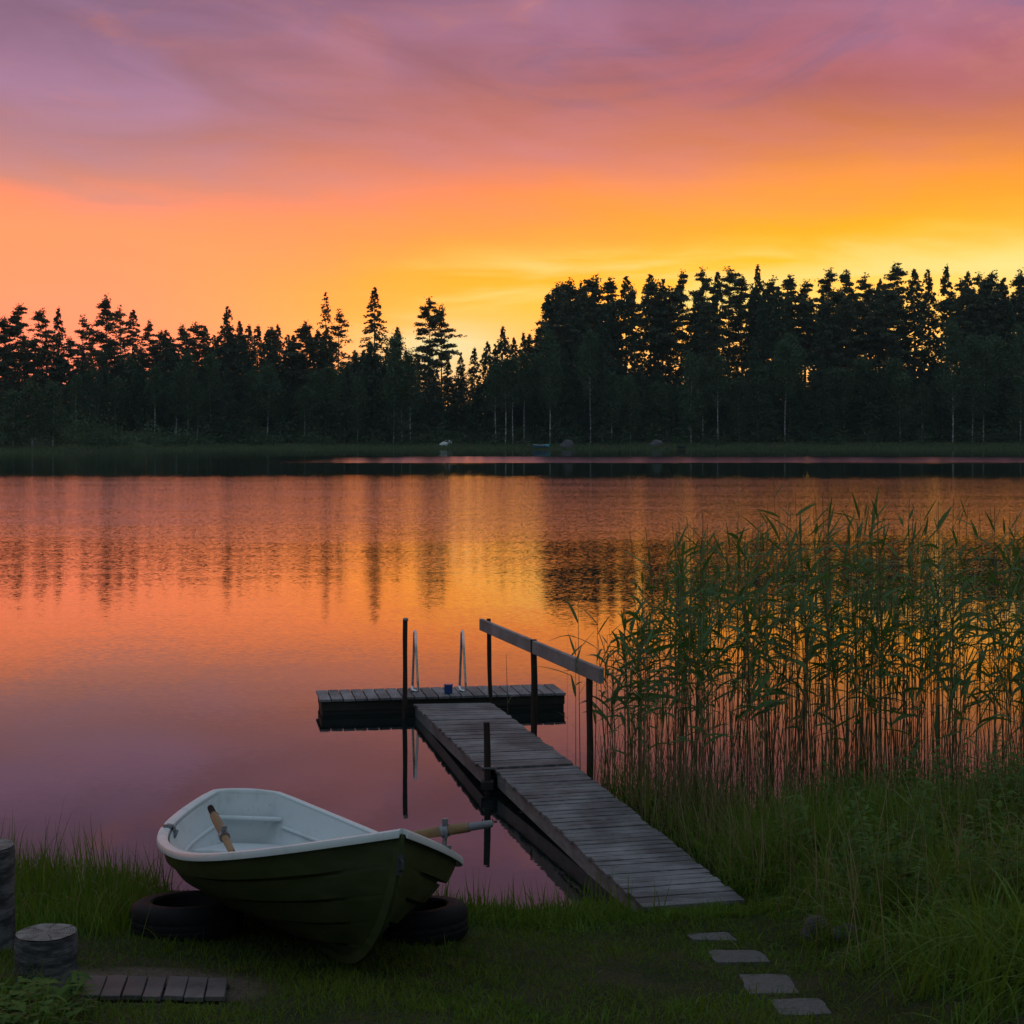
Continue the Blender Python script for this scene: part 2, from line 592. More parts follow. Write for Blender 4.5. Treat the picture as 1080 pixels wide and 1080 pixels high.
def fz(x, y):
    s = np.interp(x, FS[:, 0], FS[:, 1])
    t = np.asarray(y) - s
    rise = np.interp(t, [-30, 0, 8, 25, 60, 200, 2500], [-3, 0, .75, 1.6, 3.2, 4.5, 6])
    right = np.clip((x - 5) / 25, 0, 1) * np.interp(t, [0, 10, 50, 100], [0, .2, 3.0, 3.5])
    return rise + right + .12 * np.sin(x * .31) * np.sin(y * .23) * np.clip(t / 8, 0, 1)


m, t, out = mat('forest_floor')
pos = t.new('ShaderNodeNewGeometry').outputs['Position']
n1 = t.noise(pos, .25, 6, .65)
c = t.mix(t.rng(n1, .35, .65), (.022, .036, .016, 1), (.045, .050, .026, 1))
principled(t, out, c, .95, .1)
xs = np.concatenate([np.linspace(-2000, -160, 12), np.linspace(-150, 150, 151), np.linspace(160, 2000, 12)])
ys = np.concatenate([np.linspace(200, 222, 4), np.linspace(224, 345, 82), np.linspace(350, 3000, 16)])
tag(grid('far_ground', xs, ys, fz, m), kind='structure')

# ------------------------------------------------------------------ lake
m, t, out = mat('lake_water')
geo = t.new('ShaderNodeNewGeometry')
pos = geo.outputs['Position']
lx, ly, lz = t.xyz(pos)
wob = t.noise(t.comb(t.m('MULTIPLY', lx, .022), t.m('MULTIPLY', ly, .05), 0.0), 1.0, 3, .55)
wob2 = t.noise(t.comb(t.m('MULTIPLY', lx, .035), t.m('MULTIPLY', ly, .22), 4.0), 1.0, 4, .6)
yd = t.m('ADD', ly, t.m('MULTIPLY', t.m('MULTIPLY', t.m('SUBTRACT', wob, .5), .55), ly))
wob3 = t.noise(t.comb(t.m('MULTIPLY', lx, .30), t.m('MULTIPLY', ly, .10), 9.0), 1.0, 4, .7)
ydn = t.m('ADD', ly, t.m('MULTIPLY', t.m('ADD', t.m('MULTIPLY', t.m('SUBTRACT', wob2, .5), .16), t.m('MULTIPLY', t.m('SUBTRACT', wob3, .5), .12)), ly))
# wind-ruffled band in mid lake and a thin one close to the far shore
band = t.m('MULTIPLY', t.rng(yd, 33, 60), t.rng(ydn, 122, 98))
yd3 = t.m('ADD', ly, t.m('MULTIPLY', t.m('SUBTRACT', wob2, .5), 26.0))
band2 = t.m('MULTIPLY', t.m('MULTIPLY', t.rng(yd3, 152, 164), t.rng(yd3, 204, 194)), t.rng(lx, -34, -6))
patch = t.rng(wob2, .36, .66, .7, 1.1)
calm = t.rng(ly, 42, 14, .024, .0030)
ruf = t.m('MAXIMUM', t.m('MULTIPLY', band, patch), t.m('MULTIPLY', band2, .8))
fine = t.noise(t.comb(t.m('MULTIPLY', lx, .42), ly, 0.0), 26.0, 3, .6, out=1)
swell = t.noise(t.comb(t.m('MULTIPLY', lx, .28), ly, 5.0), 1.1, 2, .5, out=1)
nv = t.vm('ADD', t.vm('SCALE', t.vm('SUBTRACT', fine, (.5, .5, .5)), scale=t.m('ADD', calm, t.m('MULTIPLY', ruf, .075))),
          t.vm('SCALE', t.vm('SUBTRACT', swell, (.5, .5, .5)), scale=t.m('ADD', t.m('MULTIPLY', calm, .16), t.m('MULTIPLY', ruf, .004))))
nv = t.vm('MULTIPLY', nv, (2.8, 5.0, 0.0))
# wind waves lean: their steep faces look towards the near bank
nv = t.vm('ADD', nv, t.comb(0.0, t.m('ADD', t.m('MULTIPLY', t.m('MULTIPLY', band, patch), -.029), t.m('MULTIPLY', band2, -.085)), 0.0))
nrm = t.vm('NORMALIZE', t.vm('ADD', nv, (0, 0, 1)))
principled(t, out, (.006, .009, .009, 1), .015, .5, 0, nrm, IOR=1.42)
lake = grid('lake_water', np.array([-2000., -200, 200, 2000]), np.array([8., 30, 120, 310]), lambda x, y: x * 0, m, smooth=False)
tag(lake, kind='structure')

# ================================================================== gangway, float, rail
U = Vector((-.232, 1, 0)).normalized()


def gangway(name, LN, RN, RF, LF, n, label):
    """corners of the deck top: left near, right near, right far, left far"""
    root = empty(name, ((LN + RN) / 2 - Vector((0, 0, .25))), label, 'walkway', 'sections of the plank walkway')
    o0 = root.location
    L = lambda p: Vector(p) - o0
    mb = MB()
    for i in range(n):
        a, b = i / n, (i + 1 - .17) / n
        jl, jr = random.uniform(-.012, .010), random.uniform(-.012, .014)
        dz = random.uniform(-.003, .003)
        q = []
        for (s, side) in ((a, 0), (a, 1), (b, 1), (b, 0)):
            l, r = LN.lerp(LF, s), RN.lerp(RF, s)
            ax = (r - l).normalized()
            p = (l + ax * jl) if side == 0 else (r + ax * jr)
            q.append(L(p) + Vector((0, 0, dz + random.uniform(-.0022, .0022))))
        mb.slab(q, .028, tone=random.random())
    bevel(mb.build('deck_planks', MATS['deck_wood'], root), .003, 1)
    ax = (RN - LN).normalized()
    for side, (a, b) in ((.045, (LN, LF)), (-.045, (RN, RF)), (0, ((LN + RN) / 2, (LF + RF) / 2))):
        mb = MB()
        a2, b2 = L(a) + ax * side, L(b) + ax * side
        hw = ax * .024
        q = [a2 - hw, a2 + hw, b2 + hw, b2 - hw]
        mb.slab([p - Vector((0, 0, .030)) for p in q], .125, tone=random.random())
        bevel(mb.build('stringer', MATS['fascia_timber'], root), .004, 1)
    return root


d2 = 10.08
sec2 = gangway('gangway', at(679, 957, d2), at(785, 949, d2 + .16), at(607.5, 807, 14.0), at(522, 811.5, 13.8), 37,
               'weathered grey plank gangway that runs from the grass up to the mooring post')
sec1 = gangway('gangway', at(508, 810, 13.86), at(605.5, 805.5, 14.06), at(518, 740.5, 17.72), at(436, 742, 17.55), 36,
               'weathered grey plank gangway that reaches the swim platform beside the handrail')

# floating swim platform
FZ = .176
fl, fr = at(337.5, 738, 17.56), at(598, 731, 18.03)
fl.z = fr.z = FZ
ax = (fr - fl).normalized()
dp = Vector((-ax.y, ax.x, 0)) * .66 + ax * (-.01)
plat = empty('swim_platform', (fl + fr) / 2 - Vector((0, 0, FZ)), 'low floating platform of grey planks on a black float at the walkway end', 'platform')
o0 = plat.location
mb = MB()
NPL = 21
Lw = (fr - fl).length
for i in range(NPL):
    a, b = fl + ax * (Lw * i / NPL), fl + ax * (Lw * (i + .90) / NPL)
    j0, j1 = random.uniform(-.006, .006), random.uniform(-.006, .006)
    dn = dp.normalized()
    mb.slab([a + dn * j0 - o0, b + dn * j0 - o0, b + dp + dn * j1 - o0, a + dp + dn * j1 - o0], .028, tone=random.random())
bevel(mb.build('deck_planks', MATS['float_wood'], plat), .003, 1)
mb = MB()
ins = dp.normalized() * .03
q = [fl + ins + ax * .02, fr + ins - ax * .02, fr + dp - ins - ax * .02, fl + dp - ins + ax * .02]
for a, b in ((0, 1), (1, 2), (2, 3), (3, 0)):
    A, B = q[a] - o0, q[b] - o0
    nrm_ = (B - A).normalized().cross(Vector((0, 0, 1))) * -.04
    e = (B - A).normalized() * (.0 if a in (0, 2) else -.045)
    A2, B2 = A - e, B + e
    mb.slab([p - Vector((0, 0, .029)) for p in (A2, B2, B2 + nrm_, A2 + nrm_)], .10, tone=random.random())
mb.build('frame', MATS['dark_timber'], plat)
mb = MB()
q = [p - o0 for p in (fl + ins * 1.25 + ax * .028, fr + ins * 1.25 - ax * .028, fr + dp - ins * 1.25 - ax * .028, fl + dp - ins * 1.25 + ax * .028)]
mb.slab([p - Vector((0, 0, .132)) for p in q], .20)
mb.build('float_block', MATS['float_foam'], plat)


def post(name, px, pyw, d, ztop, r, label, lean=(0, 0), cat='post', group=None, m='post_wood', zb=-.4):
    x = (px - 540) / F * d
    root = empty(name, (x, d, 0), label, cat, group)
    mb = MB()
    zs = np.linspace(zb, ztop, 9)
    mb.tube([(lean[0] * z + .004 * math.sin(z * 5), lean[1] * z, z) for z in zs], [r * (1 + .05 * math.sin(z * 9 + px)) for z in zs], 10, tone=random.random())
    mb.build('shaft', MATS[m], root, smooth=50)
    return root


pl = post('mooring_post', 426.5, 755, 17.45, 1.065, .026, 'tall thin dark post at the left front of the swim platform', (.012, 0), group='posts in the water by the walkway')
mb = MB()
mb.lathe([(.0, .018), (.02, .016), (.030, .006), (.031, -.012), (.028, -.014)], 12, (.0128 , 0, 1.065))
mb.build('cap', MATS['galvanised'], pl, smooth=60)
pn = post('mooring_post', 514, 836, 13.78, .615, .029, 'short dark post at the joint of the two walkway sections', (-.012, 0), group='posts in the water by the walkway')
mb = MB()
mb.box(-.055, .055, -.05, .05, .04, .115, .3)
bevel(mb.build('clamp', MATS['dark_timber'], pn), .006, 1)
mb = MB()
mb.box(-.045, .085, -.042, -.034, .222, .236)
mb.box(-.045, -.037, -.042, .04, .222, .236)
mb.box(.040, .048, -.042, .04, .222, .236)
mb.build('bracket', MATS['galvanised'], pn)

# handrail: three posts and the board nailed to their left sides
hr_loc = Vector((at(563, 775, 15.72).x, 15.72, 0))
rail = empty('handrail', hr_loc, 'wooden handrail of three dark posts and one long pale board', 'handrail')
rp3 = [(622, 14.1, 1.055, .030, 0), (563.5, 15.72, 1.07, .033, -.004), (517.5, 17.9, 1.02, .025, -.028)]
for px, d, zt, r, ln in rp3:
    x = (px - 540) / F * d
    mb = MB()
    zs = np.linspace(-.4, zt, 9)
    mb.tube([(x - hr_loc.x + ln * (z - .1) + .004 * math.sin(z * 6 + px), d - hr_loc.y, z) for z in zs], [r * (1 + .05 * math.sin(z * 8 + px)) for z in zs], 10, tone=random.random())
    mb.build('rail_post', MATS['post_wood'], rail, smooth=50)
A, B = at(507.5, 658.5, 17.95), at(634.5, 713.0, 13.55)
mb = MB()
dirv = (B - A).normalized()
side = Vector((dirv.y, -dirv.x, 0)).normalized() * -.022
if side.x > 0:
    side = -side
hh = Vector((0, 0, .064))
q0, q1, q2, q3 = A + side, B + side, B - side, A - side
mb.hexa([p - hh - hr_loc for p in (q0, q1, q2, q3)] + [p + hh - hr_loc for p in (q0, q1, q2, q3)], .6)
ro = bevel(mb.build('rail_board', MATS['rail_wood'], rail), .005, 2)

# ladder: two hairpin hand loops at the back edge of the platform
lad_c = fl.lerp(fr, .455) + dp * .86
lad = empty('swim_ladder', (lad_c.x, lad_c.y, 0), 'shiny steel swim ladder with two hairpin hand loops at the platform back', 'ladder')
for px in (437.5, 487.5):
    d = 18.25
    base = Vector(((px - 540) / F * d, d, 0)) - lad.location
    mb = MB()
    pts = []
    for z in np.linspace(FZ + .012, .78, 6):
        pts.append(base + Vector((.050 - .062 * (z - FZ), -.16 + .17 * (z - FZ), z)))
    for a in np.linspace(0.15, math.pi - .1, 7):
        pts.append(base + Vector((.012 - .010 * (1 - math.cos(a)), -.02 + .035 * (1 - math.cos(a)), .79 + .045 * math.sin(a))))
    for z in np.linspace(.76, -.5, 8):
        pts.append(base + Vector((-.008 - .040 * (.8 - z), .06 + .06 * (.8 - z), z)))
    foot = [base + Vector((-.02, -.20, FZ + .012)), base + Vector((.012, -.19, FZ + .004))]
    mb.tube([base + Vector((-.030, -.10, FZ + .05)), base + Vector((-.014, -.16, FZ + .018)), base + Vector((.022, -.17, FZ + .014))] + pts, .0155, 10)
    mb.build('hand_loop', MATS['steel'], lad, smooth=60)
mb = MB()
for z in (-.12, -.38):
    mb.tube([Vector(((437.5 - 540) / F * 18.25 - .03, 18.36, z)) - lad.location, Vector(((487.5 - 540) / F * 18.25 - .03, 18.36, z)) - lad.location], .014, 8)
mb.build('rung', MATS['steel'], lad, smooth=60)

# small blue box on the platform
bp = at(473, 724, 18.0)
mb = MB()
for (z0, z1, s) in ((0, .085, .046), (.085, .1, .051)):
    mb.hexa([(-s * .93, -s * .8, z0), (s * .93, -s * .8, z0), (s * .93, s * .8, z0), (-s * .93, s * .8, z0), (-s, -s * .85, z1), (s, -s * .85, z1), (s, s * .85, z1), (-s, s * .85, z1)])
bb = mb.build('plastic_box', MATS['blue_plastic'], None, loc=(bp.x, bp.y, FZ + .001))
tag(bevel(bb, .006, 2), 'small dark blue plastic box on the platform between the ladder loops', 'box')

# ================================================================== rowing boat (pose fitted to the photograph)
BP = dict(bx=-.5477, by=8.0044, bz=1.107, yaw=.3783, pitch=.1487, roll=-.1163, L=3.5692, b0=.2321, bm=.7866, tm=.4225, pw=2.7106, ss=-.0144, sm=-.272, over=.9246, depth=.7367)
LB = BP['L']


def b_half(t):
    return BP['b0'] + (BP['bm'] - BP['b0']) * (1 - ((BP['tm'] - t) / BP['tm']) ** 2) if t < BP['tm'] else BP['bm'] * (1 - ((t - BP['tm']) / (1 - BP['tm'])) ** BP['pw'])


def b_sheer(t):
    return BP['ss'] * (1 - t) * (1 - 2 * t) + BP['sm'] * 4 * t * (1 - t)


def keel_pt(t):
    """keel / stem line as (u, w): t 0 stern .. 1 stem head"""
    if t > .74:
        s = (1 - t) / .26
        return (-BP['over'] * (1 - math.cos(s * math.pi / 2)), -BP['depth'] * math.sin(s * math.pi / 2))
    k = t / .74
    return (-LB + .05 + (LB - .05 - BP['over']) * k, -.56 - (BP['depth'] - .56) * (1 - (1 - k) ** 2.2))


def hull_section(t, ns, off=0.0):
    """list of (u, v, w) from keel to gunwale for one side; every strake line runs from the transom to its own height on the stem"""
    out_ = []
    kw = -.56 - (BP['depth'] - .56) * (1 - (1 - t) ** 2.2)
    sw = b_sheer(t)
    bv = max(b_half(t) - off, .003)
    full = 2.1 - 1.0 * max(0, (t - .3) / .7)
    for i in range(ns + 1):
        s = i / ns
        us = -BP['over'] * (1 - math.sqrt(max(0, 1 - (1 - s) ** 2))) - off * 1.2
        g = (1 - t * t) * s ** 1.35 + t * t * s
        v = bv * (.82 * (1 - (1 - s) ** full) + .18 * s)
        k0 = kw + off * 1.2
        out_.append((-LB + (LB + us) * t + off * .5 * (1 - t), v, k0 + (sw - k0) * g))
    return out_


boat = empty('rowing_boat', (BP['bx'], BP['by'], BP['bz']), 'dark green rowing boat with pale interior resting on tyres at the lake edge', 'rowing boat')
# local axes: +X forward, +Y to the boat's port side (photo right), +Z up
f_ = Vector((math.sin(BP['yaw']), -math.cos(BP['yaw']), 0))
l_ = Vector((math.cos(BP['yaw']), math.sin(BP['yaw']), 0))
u_ = Vector((0, 0, 1))
base_m = Matrix((f_, l_, u_)).transposed().to_4x4()
rp_ = Matrix.Rotation(BP['pitch'], 3, Vector((0, -1, 0))) @ Matrix.Rotation(BP['roll'], 3, 'X')
boat.matrix_world = Matrix.Translation(boat.location) @ base_m @ rp_.to_4x4()
BM = boat.matrix_world.copy()

NT_, NSK = 44, 5
ts = np.linspace(0, 1, NT_)
ts = 1 - (1 - ts) ** 1.25
mb = MB()
sub = 6
for sgn in (1, -1):
    for k in range(NSK):          # strakes from keel up; each upper strake laps over the one below
        rows = []
        for t in ts:
            sec = hull_section(t, NSK * sub)
            fade = min(1.0, max(0.0, (.93 - t) / .04))
            row = []
            for j in range(sub + 1):
                u0, v0, w0 = sec[k * sub + j]
                stepo = .026 * fade * (1 - j / sub) * (1 if k > 0 else 0)
                if k < NSK - 1 and j == sub:      # the top of a strake tucks in behind the one above
                    ua, va, wa = sec[k * sub + j - 1]
                    q = .12
                    row.append((ua + (u0 - ua) * q, sgn * (va + (v0 - va) * q), wa + (w0 - wa) * q))
                    row.append((ua + (u0 - ua) * (q + .06), sgn * max(va + (v0 - va) * q - .024 * fade, 0), wa + (w0 - wa) * (q + .06)))
                    row.append((u0, sgn * max(v0 - .026 * fade, 0), w0 + .004))
                    continue
                row.append((u0, sgn * (v0 + stepo), w0 - stepo * .25))
            # lower lip turning back under
            if k > 0:
                u0, v0, w0 = sec[k * sub]
                row.insert(0, (u0, sgn * max(v0 - .030 * fade, 0), w0 + .004 * fade))
            rows.append(row)
        m_ = len(rows[0])
        V = [p for r_ in rows for p in r_]
        Fs = []
        for i in range(NT_ - 1):
            for j in range(m_ - 1):
                q = (i * m_ + j, (i + 1) * m_ + j, (i + 1) * m_ + j + 1, i * m_ + j + 1)
                Fs.append(q if sgn < 0 else q[::-1])
        mb.add(V, Fs, .5, 0)
# transom outside
sec0 = hull_section(0, 16)
V = [(p[0], p[1], p[2]) for p in sec0] + [(p[0], -p[1], p[2]) for p in sec0[::-1]]
mb.add(V, [tuple(range(len(V)))], .5, 0)
hull = mb.build('hull', MATS['gelcoat_green'], boat, smooth=28)
# stem band and keel
mb = MB()
pts = []
for t in np.linspace(.03, 1.0, 34):
    u0, w0 = keel_pt(t)
    pts.append((u0 + .012, 0, w0 - .006))
V = []
for i, p in enumerate(pts):
    d = Vector(pts[min(i + 1, len(pts) - 1)]) - Vector(pts[max(i - 1, 0)])
    n_ = Vector((d.z, 0, -d.x)).normalized()
    wd = .030
    c0 = Vector(p)
    V += [c0 + n_ * .010 + Vector((0, -.010, 0)), c0 + n_ * .010 + Vector((0, .010, 0)), c0 - n_ * .035 + Vector((0, wd, 0)), c0 - n_ * .035 + Vector((0, -wd, 0))]
Fs = [(0, 1, 2, 3)]
for i in range(len(pts) - 1):
    for j in range(4):
        Fs.append((i * 4 + j, (i + 1) * 4 + j, (i + 1) * 4 + (j + 1) % 4, i * 4 + (j + 1) % 4))
n = len(pts) - 1
Fs.append(tuple(n * 4 + j for j in (3, 2, 1, 0)))
mb.add(V, Fs, .5)
mb.build('keel', MATS['gelcoat_green'], boat, smooth=40)
# interior liner
mb = MB()
NI = 12
rows = []
for t in ts[ts < .93]:
    sec = hull_section(t, NI, off=.035)
    r_ = []
    for (u0, v0, w0) in sec:
        rib = 0.0
        r_.append((u0 + .02, v0, w0))
    rows.append(r_)
full_rows = [[(p[0], -p[1], p[2]) for p in r_[::-1]] + r_[1:] for r_ in rows]
m_ = len(full_rows[0])
V = [p for r_ in full_rows for p in r_]
Fs = []
for i in range(len(full_rows) - 1):
    for j in range(m_ - 1):
        Fs.append((i * m_ + j, (i + 1) * m_ + j, (i + 1) * m_ + j + 1, i * m_ + j + 1))
Fs.append(tuple(range(m_)))
Fs.append(tuple((len(full_rows) - 1) * m_ + j for j in range(m_))[::-1])
mb.add(V, Fs, .5)
mb.build('inner_shell', MATS['gelcoat_white'], boat, smooth=50)


def inner_v(t, w):
    sec = hull_section(t, 24, off=.036)
    ws = [p[2] for p in sec]
    return float(np.interp(w, ws, [p[1] for p in sec])), float(np.interp(w, ws, [p[0] for p in sec])) + .02


# moulded stringer ridges along the inside
for sgn in (1, -1):
    for frac in (.42, .70):
        mb = MB()
        pts = []
        for t in np.linspace(.03, .90, 22):
            sec = hull_section(t, 20, off=.040)
            p = sec[int(20 * frac)]
            pts.append((p[0] + .02, sgn * p[1], p[2]))
        mb.tube(pts, .014, 8)
        mb.build('inner_ridge', MATS['gelcoat_white'], boat, smooth=60)
# ledge across the transom, floor and thwarts


def cross_board(name, t0, t1, w0, th, m='gelcoat_white'):
    mb = MB()
    q = []
    for t in (t0, t1):
        v, _ = inner_v(t, w0)
        q.append((t, v))
    u0, u1 = -(1 - t0) * LB, -(1 - t1) * LB
    v0, v1 = q[0][1] - .035, q[1][1] - .035
    mb.slab([(u0, -v0, w0), (u1, -v1, w0), (u1, v1, w0), (u0, v0, w0)], th)
    o = mb.build(name, MATS[m], boat)
    return bevel(o, .012, 3)


cross_board('transom_ledge', .018, .036, -.16, .03)
cross_board('stern_seat', .035, .20, -.34, .05)
cross_board('thwart', .46, .53, -.36, .05)
cross_board('thwart', .72, .78, -.30, .05)
mb = MB()
V = []
tt = np.linspace(.03, .80, 16)
for t in tt:
    w0 = keel_pt(t)[1] + .12
    v, u = inner_v(t, w0)
    V += [(-(1 - t) * LB, -v, w0), (-(1 - t) * LB, v, w0)]
mb.add(V, [(2 * i, 2 * i + 2, 2 * i + 3, 2 * i + 1) for i in range(len(tt) - 1)])
mb.build('floor', MATS['gelcoat_white'], boat)
# gunwale: rolled rim all round (rounded-rectangle profile swept along the sheer)
path = []
for t in np.linspace(0, 1, 40):
    path.append(Vector((-(1 - t) * LB, b_half(t), b_sheer(t))))
port = path
stbd = [Vector((p.x, -p.y, p.z)) for p in path]
# rounded stern corners
tr = [Vector((-LB - .012, -BP['b0'] * k, BP['ss'] + .016 * (1 - k * k))) for k in np.linspace(-.86, .86, 9)]
loop = [p for p in stbd[::-1]][:-1] + [Vector((-LB + .004, -BP['b0'] * .97, BP['ss']))] + tr[::-1] + [Vector((-LB + .004, BP['b0'] * .97, BP['ss']))] + port[1:]
prof = [(.036, -.030), (.040, -.012), (.036, .006), (.018, .014), (-.012, .014), (-.026, .006), (-.030, -.010), (-.030, -.034), (-.022, -.034), (-.020, -.016), (.024, -.016), (.028, -.030)]
mb = MB()
V = []
nl = len(loop)
for i, p in enumerate(loop):
    d = (loop[min(i + 1, nl - 1)] - loop[max(i - 1, 0)])
    d.z = 0
    d.normalize()
    nn = Vector((d.y, -d.x, 0))           # outward (loop runs bow > starboard > stern > port > bow)
    if i == 0:
        nn = Vector((.75, -.66, 0))
    if i == nl - 1:
        nn = Vector((.75, .66, 0))
    if nn.dot(Vector((p.x + LB * .45, p.y * 2.5, 0))) < 0:
        nn = -nn
    for (a, b) in prof:
        V.append(p + nn * a + Vector((0, 0, b + .006)))
m_ = len(prof)
Fs = []
for i in range(nl - 1):
    for j in range(m_):
        Fs.append((i * m_ + j, (i + 1) * m_ + j, (i + 1) * m_ + (j + 1) % m_, i * m_ + (j + 1) % m_))
Fs.append(tuple(range(m_)))
Fs.append(tuple((nl - 1) * m_ + j for j in range(m_))[::-1])
mb.add(V, Fs)
# bow cap plate
q = []
for t in np.linspace(.90, 1, 8):
    q.append((-(1 - t) * LB, b_half(t) + .010, b_sheer(t) + .018))
V = [(a, -b, c_) for a, b, c_ in q] + [(a, b, c_) for a, b, c_ in q[::-1]]
top = list(range(len(V)))
V2 = V + [(a, b, c_ - .028) for a, b, c_ in V]
nV = len(V)
mb.add(V2, [tuple(top), tuple(i + nV for i in top[::-1])] + [(i, i + nV, (i + 1) % nV + nV, (i + 1) % nV) for i in range(nV)])
gun = mb.build('gunwale', MATS['gelcoat_white'], boat, smooth=40)
# fix winding of the rim whichever way the loop ran
import bmesh
for o in (gun, hull, boat.children[1], boat.children[2]):
    bm = bmesh.new()
    bm.from_mesh(o.data)
    bmesh.ops.recalc_face_normals(bm, faces=bm.faces)
    bm.to_mesh(o.data)
    bm.free()
# towing eye on the stem
mb = MB()
u0, w0 = keel_pt(.965)
mb.box(u0 + .015, u0 + .035, -.014, .014, w0 - .05, w0 + .05)
mb.tube([(u0 + .03, 0, w0 + .03), (u0 + .075, 0, w0 + .015), (u0 + .075, 0, w0 - .015), (u0 + .03, 0, w0 - .03)], .007, 8)
mb.build('bow_eye', MATS['dark_hull'], boat)


def rim_point(t, sgn):
    return Vector((-(1 - t) * LB, sgn * b_half(t), b_sheer(t) + .02))


def to_px(p):
    q = BM @ Vector(p)
    return (540 + F * q.x / q.y, YH + F * (CAMZ - q.z) / q.y, q.y)


def best_t(px, sgn, lo, hi):
    return min(np.linspace(lo, hi, 120), key=lambda t: abs(to_px(rim_point(t, sgn))[0] - px))


def oarlock(p, sgn, name='oarlock', flop=False):
    mb = MB()
    mb.box(p.x - .040, p.x + .040, p.y - .026, p.y + .026, p.z - .006, p.z + .012)
    if flop:       # swung down inside the rim
        q = Vector((p.x, p.y - sgn * .045, p.z - .004))
        mb.tube([p + Vector((0, 0, .008)), q + Vector((0, 0, .006))], .012, 8)
        arc = [(q.x + .034 * math.cos(a), q.y - sgn * (.012 + .010 * math.sin(a)), q.z - .030 + .036 * math.sin(a)) for a in np.linspace(math.pi * .85, math.pi * 2.15, 9)]
        mb.tube(arc, .010, 8)
        mb.box(q.x - .022, q.x + .022, q.y - .008, q.y + .008, q.z - .035, q.z + .004)
    else:
        mb.tube([(p.x, p.y, p.z), (p.x, p.y, p.z + .045)], .013, 8)
        arc = [(p.x + .034 * math.cos(a), p.y, p.z + .080 + .036 * math.sin(a)) for a in np.linspace(math.pi * .85, math.pi * 2.15, 9)]
        mb.tube(arc, .008, 8)
    mb.build(name, MATS['galvanised'], boat, smooth=50)


tl = min(np.linspace(.1, .6, 200), key=lambda t: math.hypot(to_px(rim_point(t, -1))[0] - 184, to_px(rim_point(t, -1))[1] - 877))
oarlock(rim_point(tl, -1), -1, flop=True)
tr_ = min(np.linspace(.5, .99, 200), key=lambda t: math.hypot(to_px(rim_point(t, 1))[0] - 467, to_px(rim_point(t, 1))[1] - 896))
oarlock(rim_point(tr_, 1), 1)


def oar(label, H_, C_, T_, grip, name='oar', ring=True):
    """handle end H_, collar point C_, blade tip T_ in world space"""
    root = empty(name, C_, label, 'oar', 'oars of the rowing boat')
    h, tt_ = H_ - C_, T_ - C_
    ax_ = (tt_ - h).normalized()
    mb = MB()
    n = 10
    L0 = (h - tt_).length
    P = [h + ax_ * .13 + ax_ * (L0 - .13 - .45) * i / n for i in range(n + 1)]
    mb.tube(P, [.026, .028, .028, .027, .026, .025, .024, .023, .022, .021, .021], 10)
    mb.build('loom', MATS['oar_wood'], root, smooth=50)
    mb = MB()
    mb.tube([h, h + ax_ * .012, h + ax_ * .05, h + ax_ * .13, h + ax_ * .145], [.013, .020, .021, .022, .028], 10)
    mb.build('handle_grip', MATS[grip], root, smooth=50)
    mb = MB()
    b0 = h + ax_ * (L0 - .46)
    sd_ = ax_.cross(Vector((0, 0, 1))).normalized()
    up_ = sd_.cross(ax_)
    secs = [(0, .022, .020), (.10, .045, .012), (.25, .062, .008), (.42, .058, .006), (.46, .040, .004)]
    V, Fs = [], []
    for (s, a, b) in secs:
        c0 = b0 + ax_ * s
        V += [c0 - sd_ * a, c0 + up_ * b, c0 + sd_ * a, c0 - up_ * b]
    for i in range(len(secs) - 1):
        for j in range(4):
            Fs.append((i * 4 + j, (i + 1) * 4 + j, (i + 1) * 4 + (j + 1) % 4, i * 4 + (j + 1) % 4))
    Fs += [(0, 1, 2, 3), tuple(len(V) - 4 + j for j in (3, 2, 1, 0))]
    mb.add(V, Fs)
    mb.build('blade', MATS['oar_wood'], root, smooth=30)
    if ring:
        mb = MB()
        mb.tube([-ax_ * .020, ax_ * .020], .034, 12)
        mb.tube([up_ * .030, up_ * .060], .009, 8)
        mb.box(-.015, .015, -.015, .015, .03, .065)
        mb.build('collar', MATS['galvanised'], root, smooth=40)
    return root


# oar lying over the port rim with its grip towards the walkway
c_w = BM @ (rim_point(tr_, 1) + Vector((0, 0, .085)))
h_w = at(520, 868.5, c_w.y - .06)
axo = (c_w - h_w).normalized()
oar('pale wooden oar with grey grip that juts over the rim towards the walkway post', h_w, c_w, h_w + axo * 1.25, 'grey_grip')
# oar standing up inside the stern
dI = (BM @ Vector((-LB * .70, -.28, -.15))).y
best = None
for dh in np.arange(-.1, .7, .02):
    for dc in np.arange(.04, 1.0, .02):
        h_, c_ = at(221.5, 851, dI + dh), at(236.5, 882, dI + dh - dc)
        e_ = (c_ - h_).normalized()
        tip = BM.inverted() @ (h_ + e_ * 1.15)
        hd = BM.inverted() @ h_
        tq = 1 + tip.x / LB
        if not (.05 < tq < .9):
            continue
        room = inner_v(tq, tip.z)[0] - abs(tip.y)
        cost_ = max(0, .10 - room) * 6 + abs(tip.z + .44) + .5 * abs(hd.z + .02) + max(0, abs(hd.y) - .42)
        if best is None or cost_ < best[0]:
            best = (cost_, h_, c_, e_, tuple(tip), tuple(hd))
print('inner oar', best[0], best[4], best[5])
h2, c2, ax2 = best[1], best[2], best[3]
OARL = 1.15
oar('worn wooden oar with black grip leaning up inside the boat stern', h2, c2, h2 + ax2 * OARL, 'black_grip')


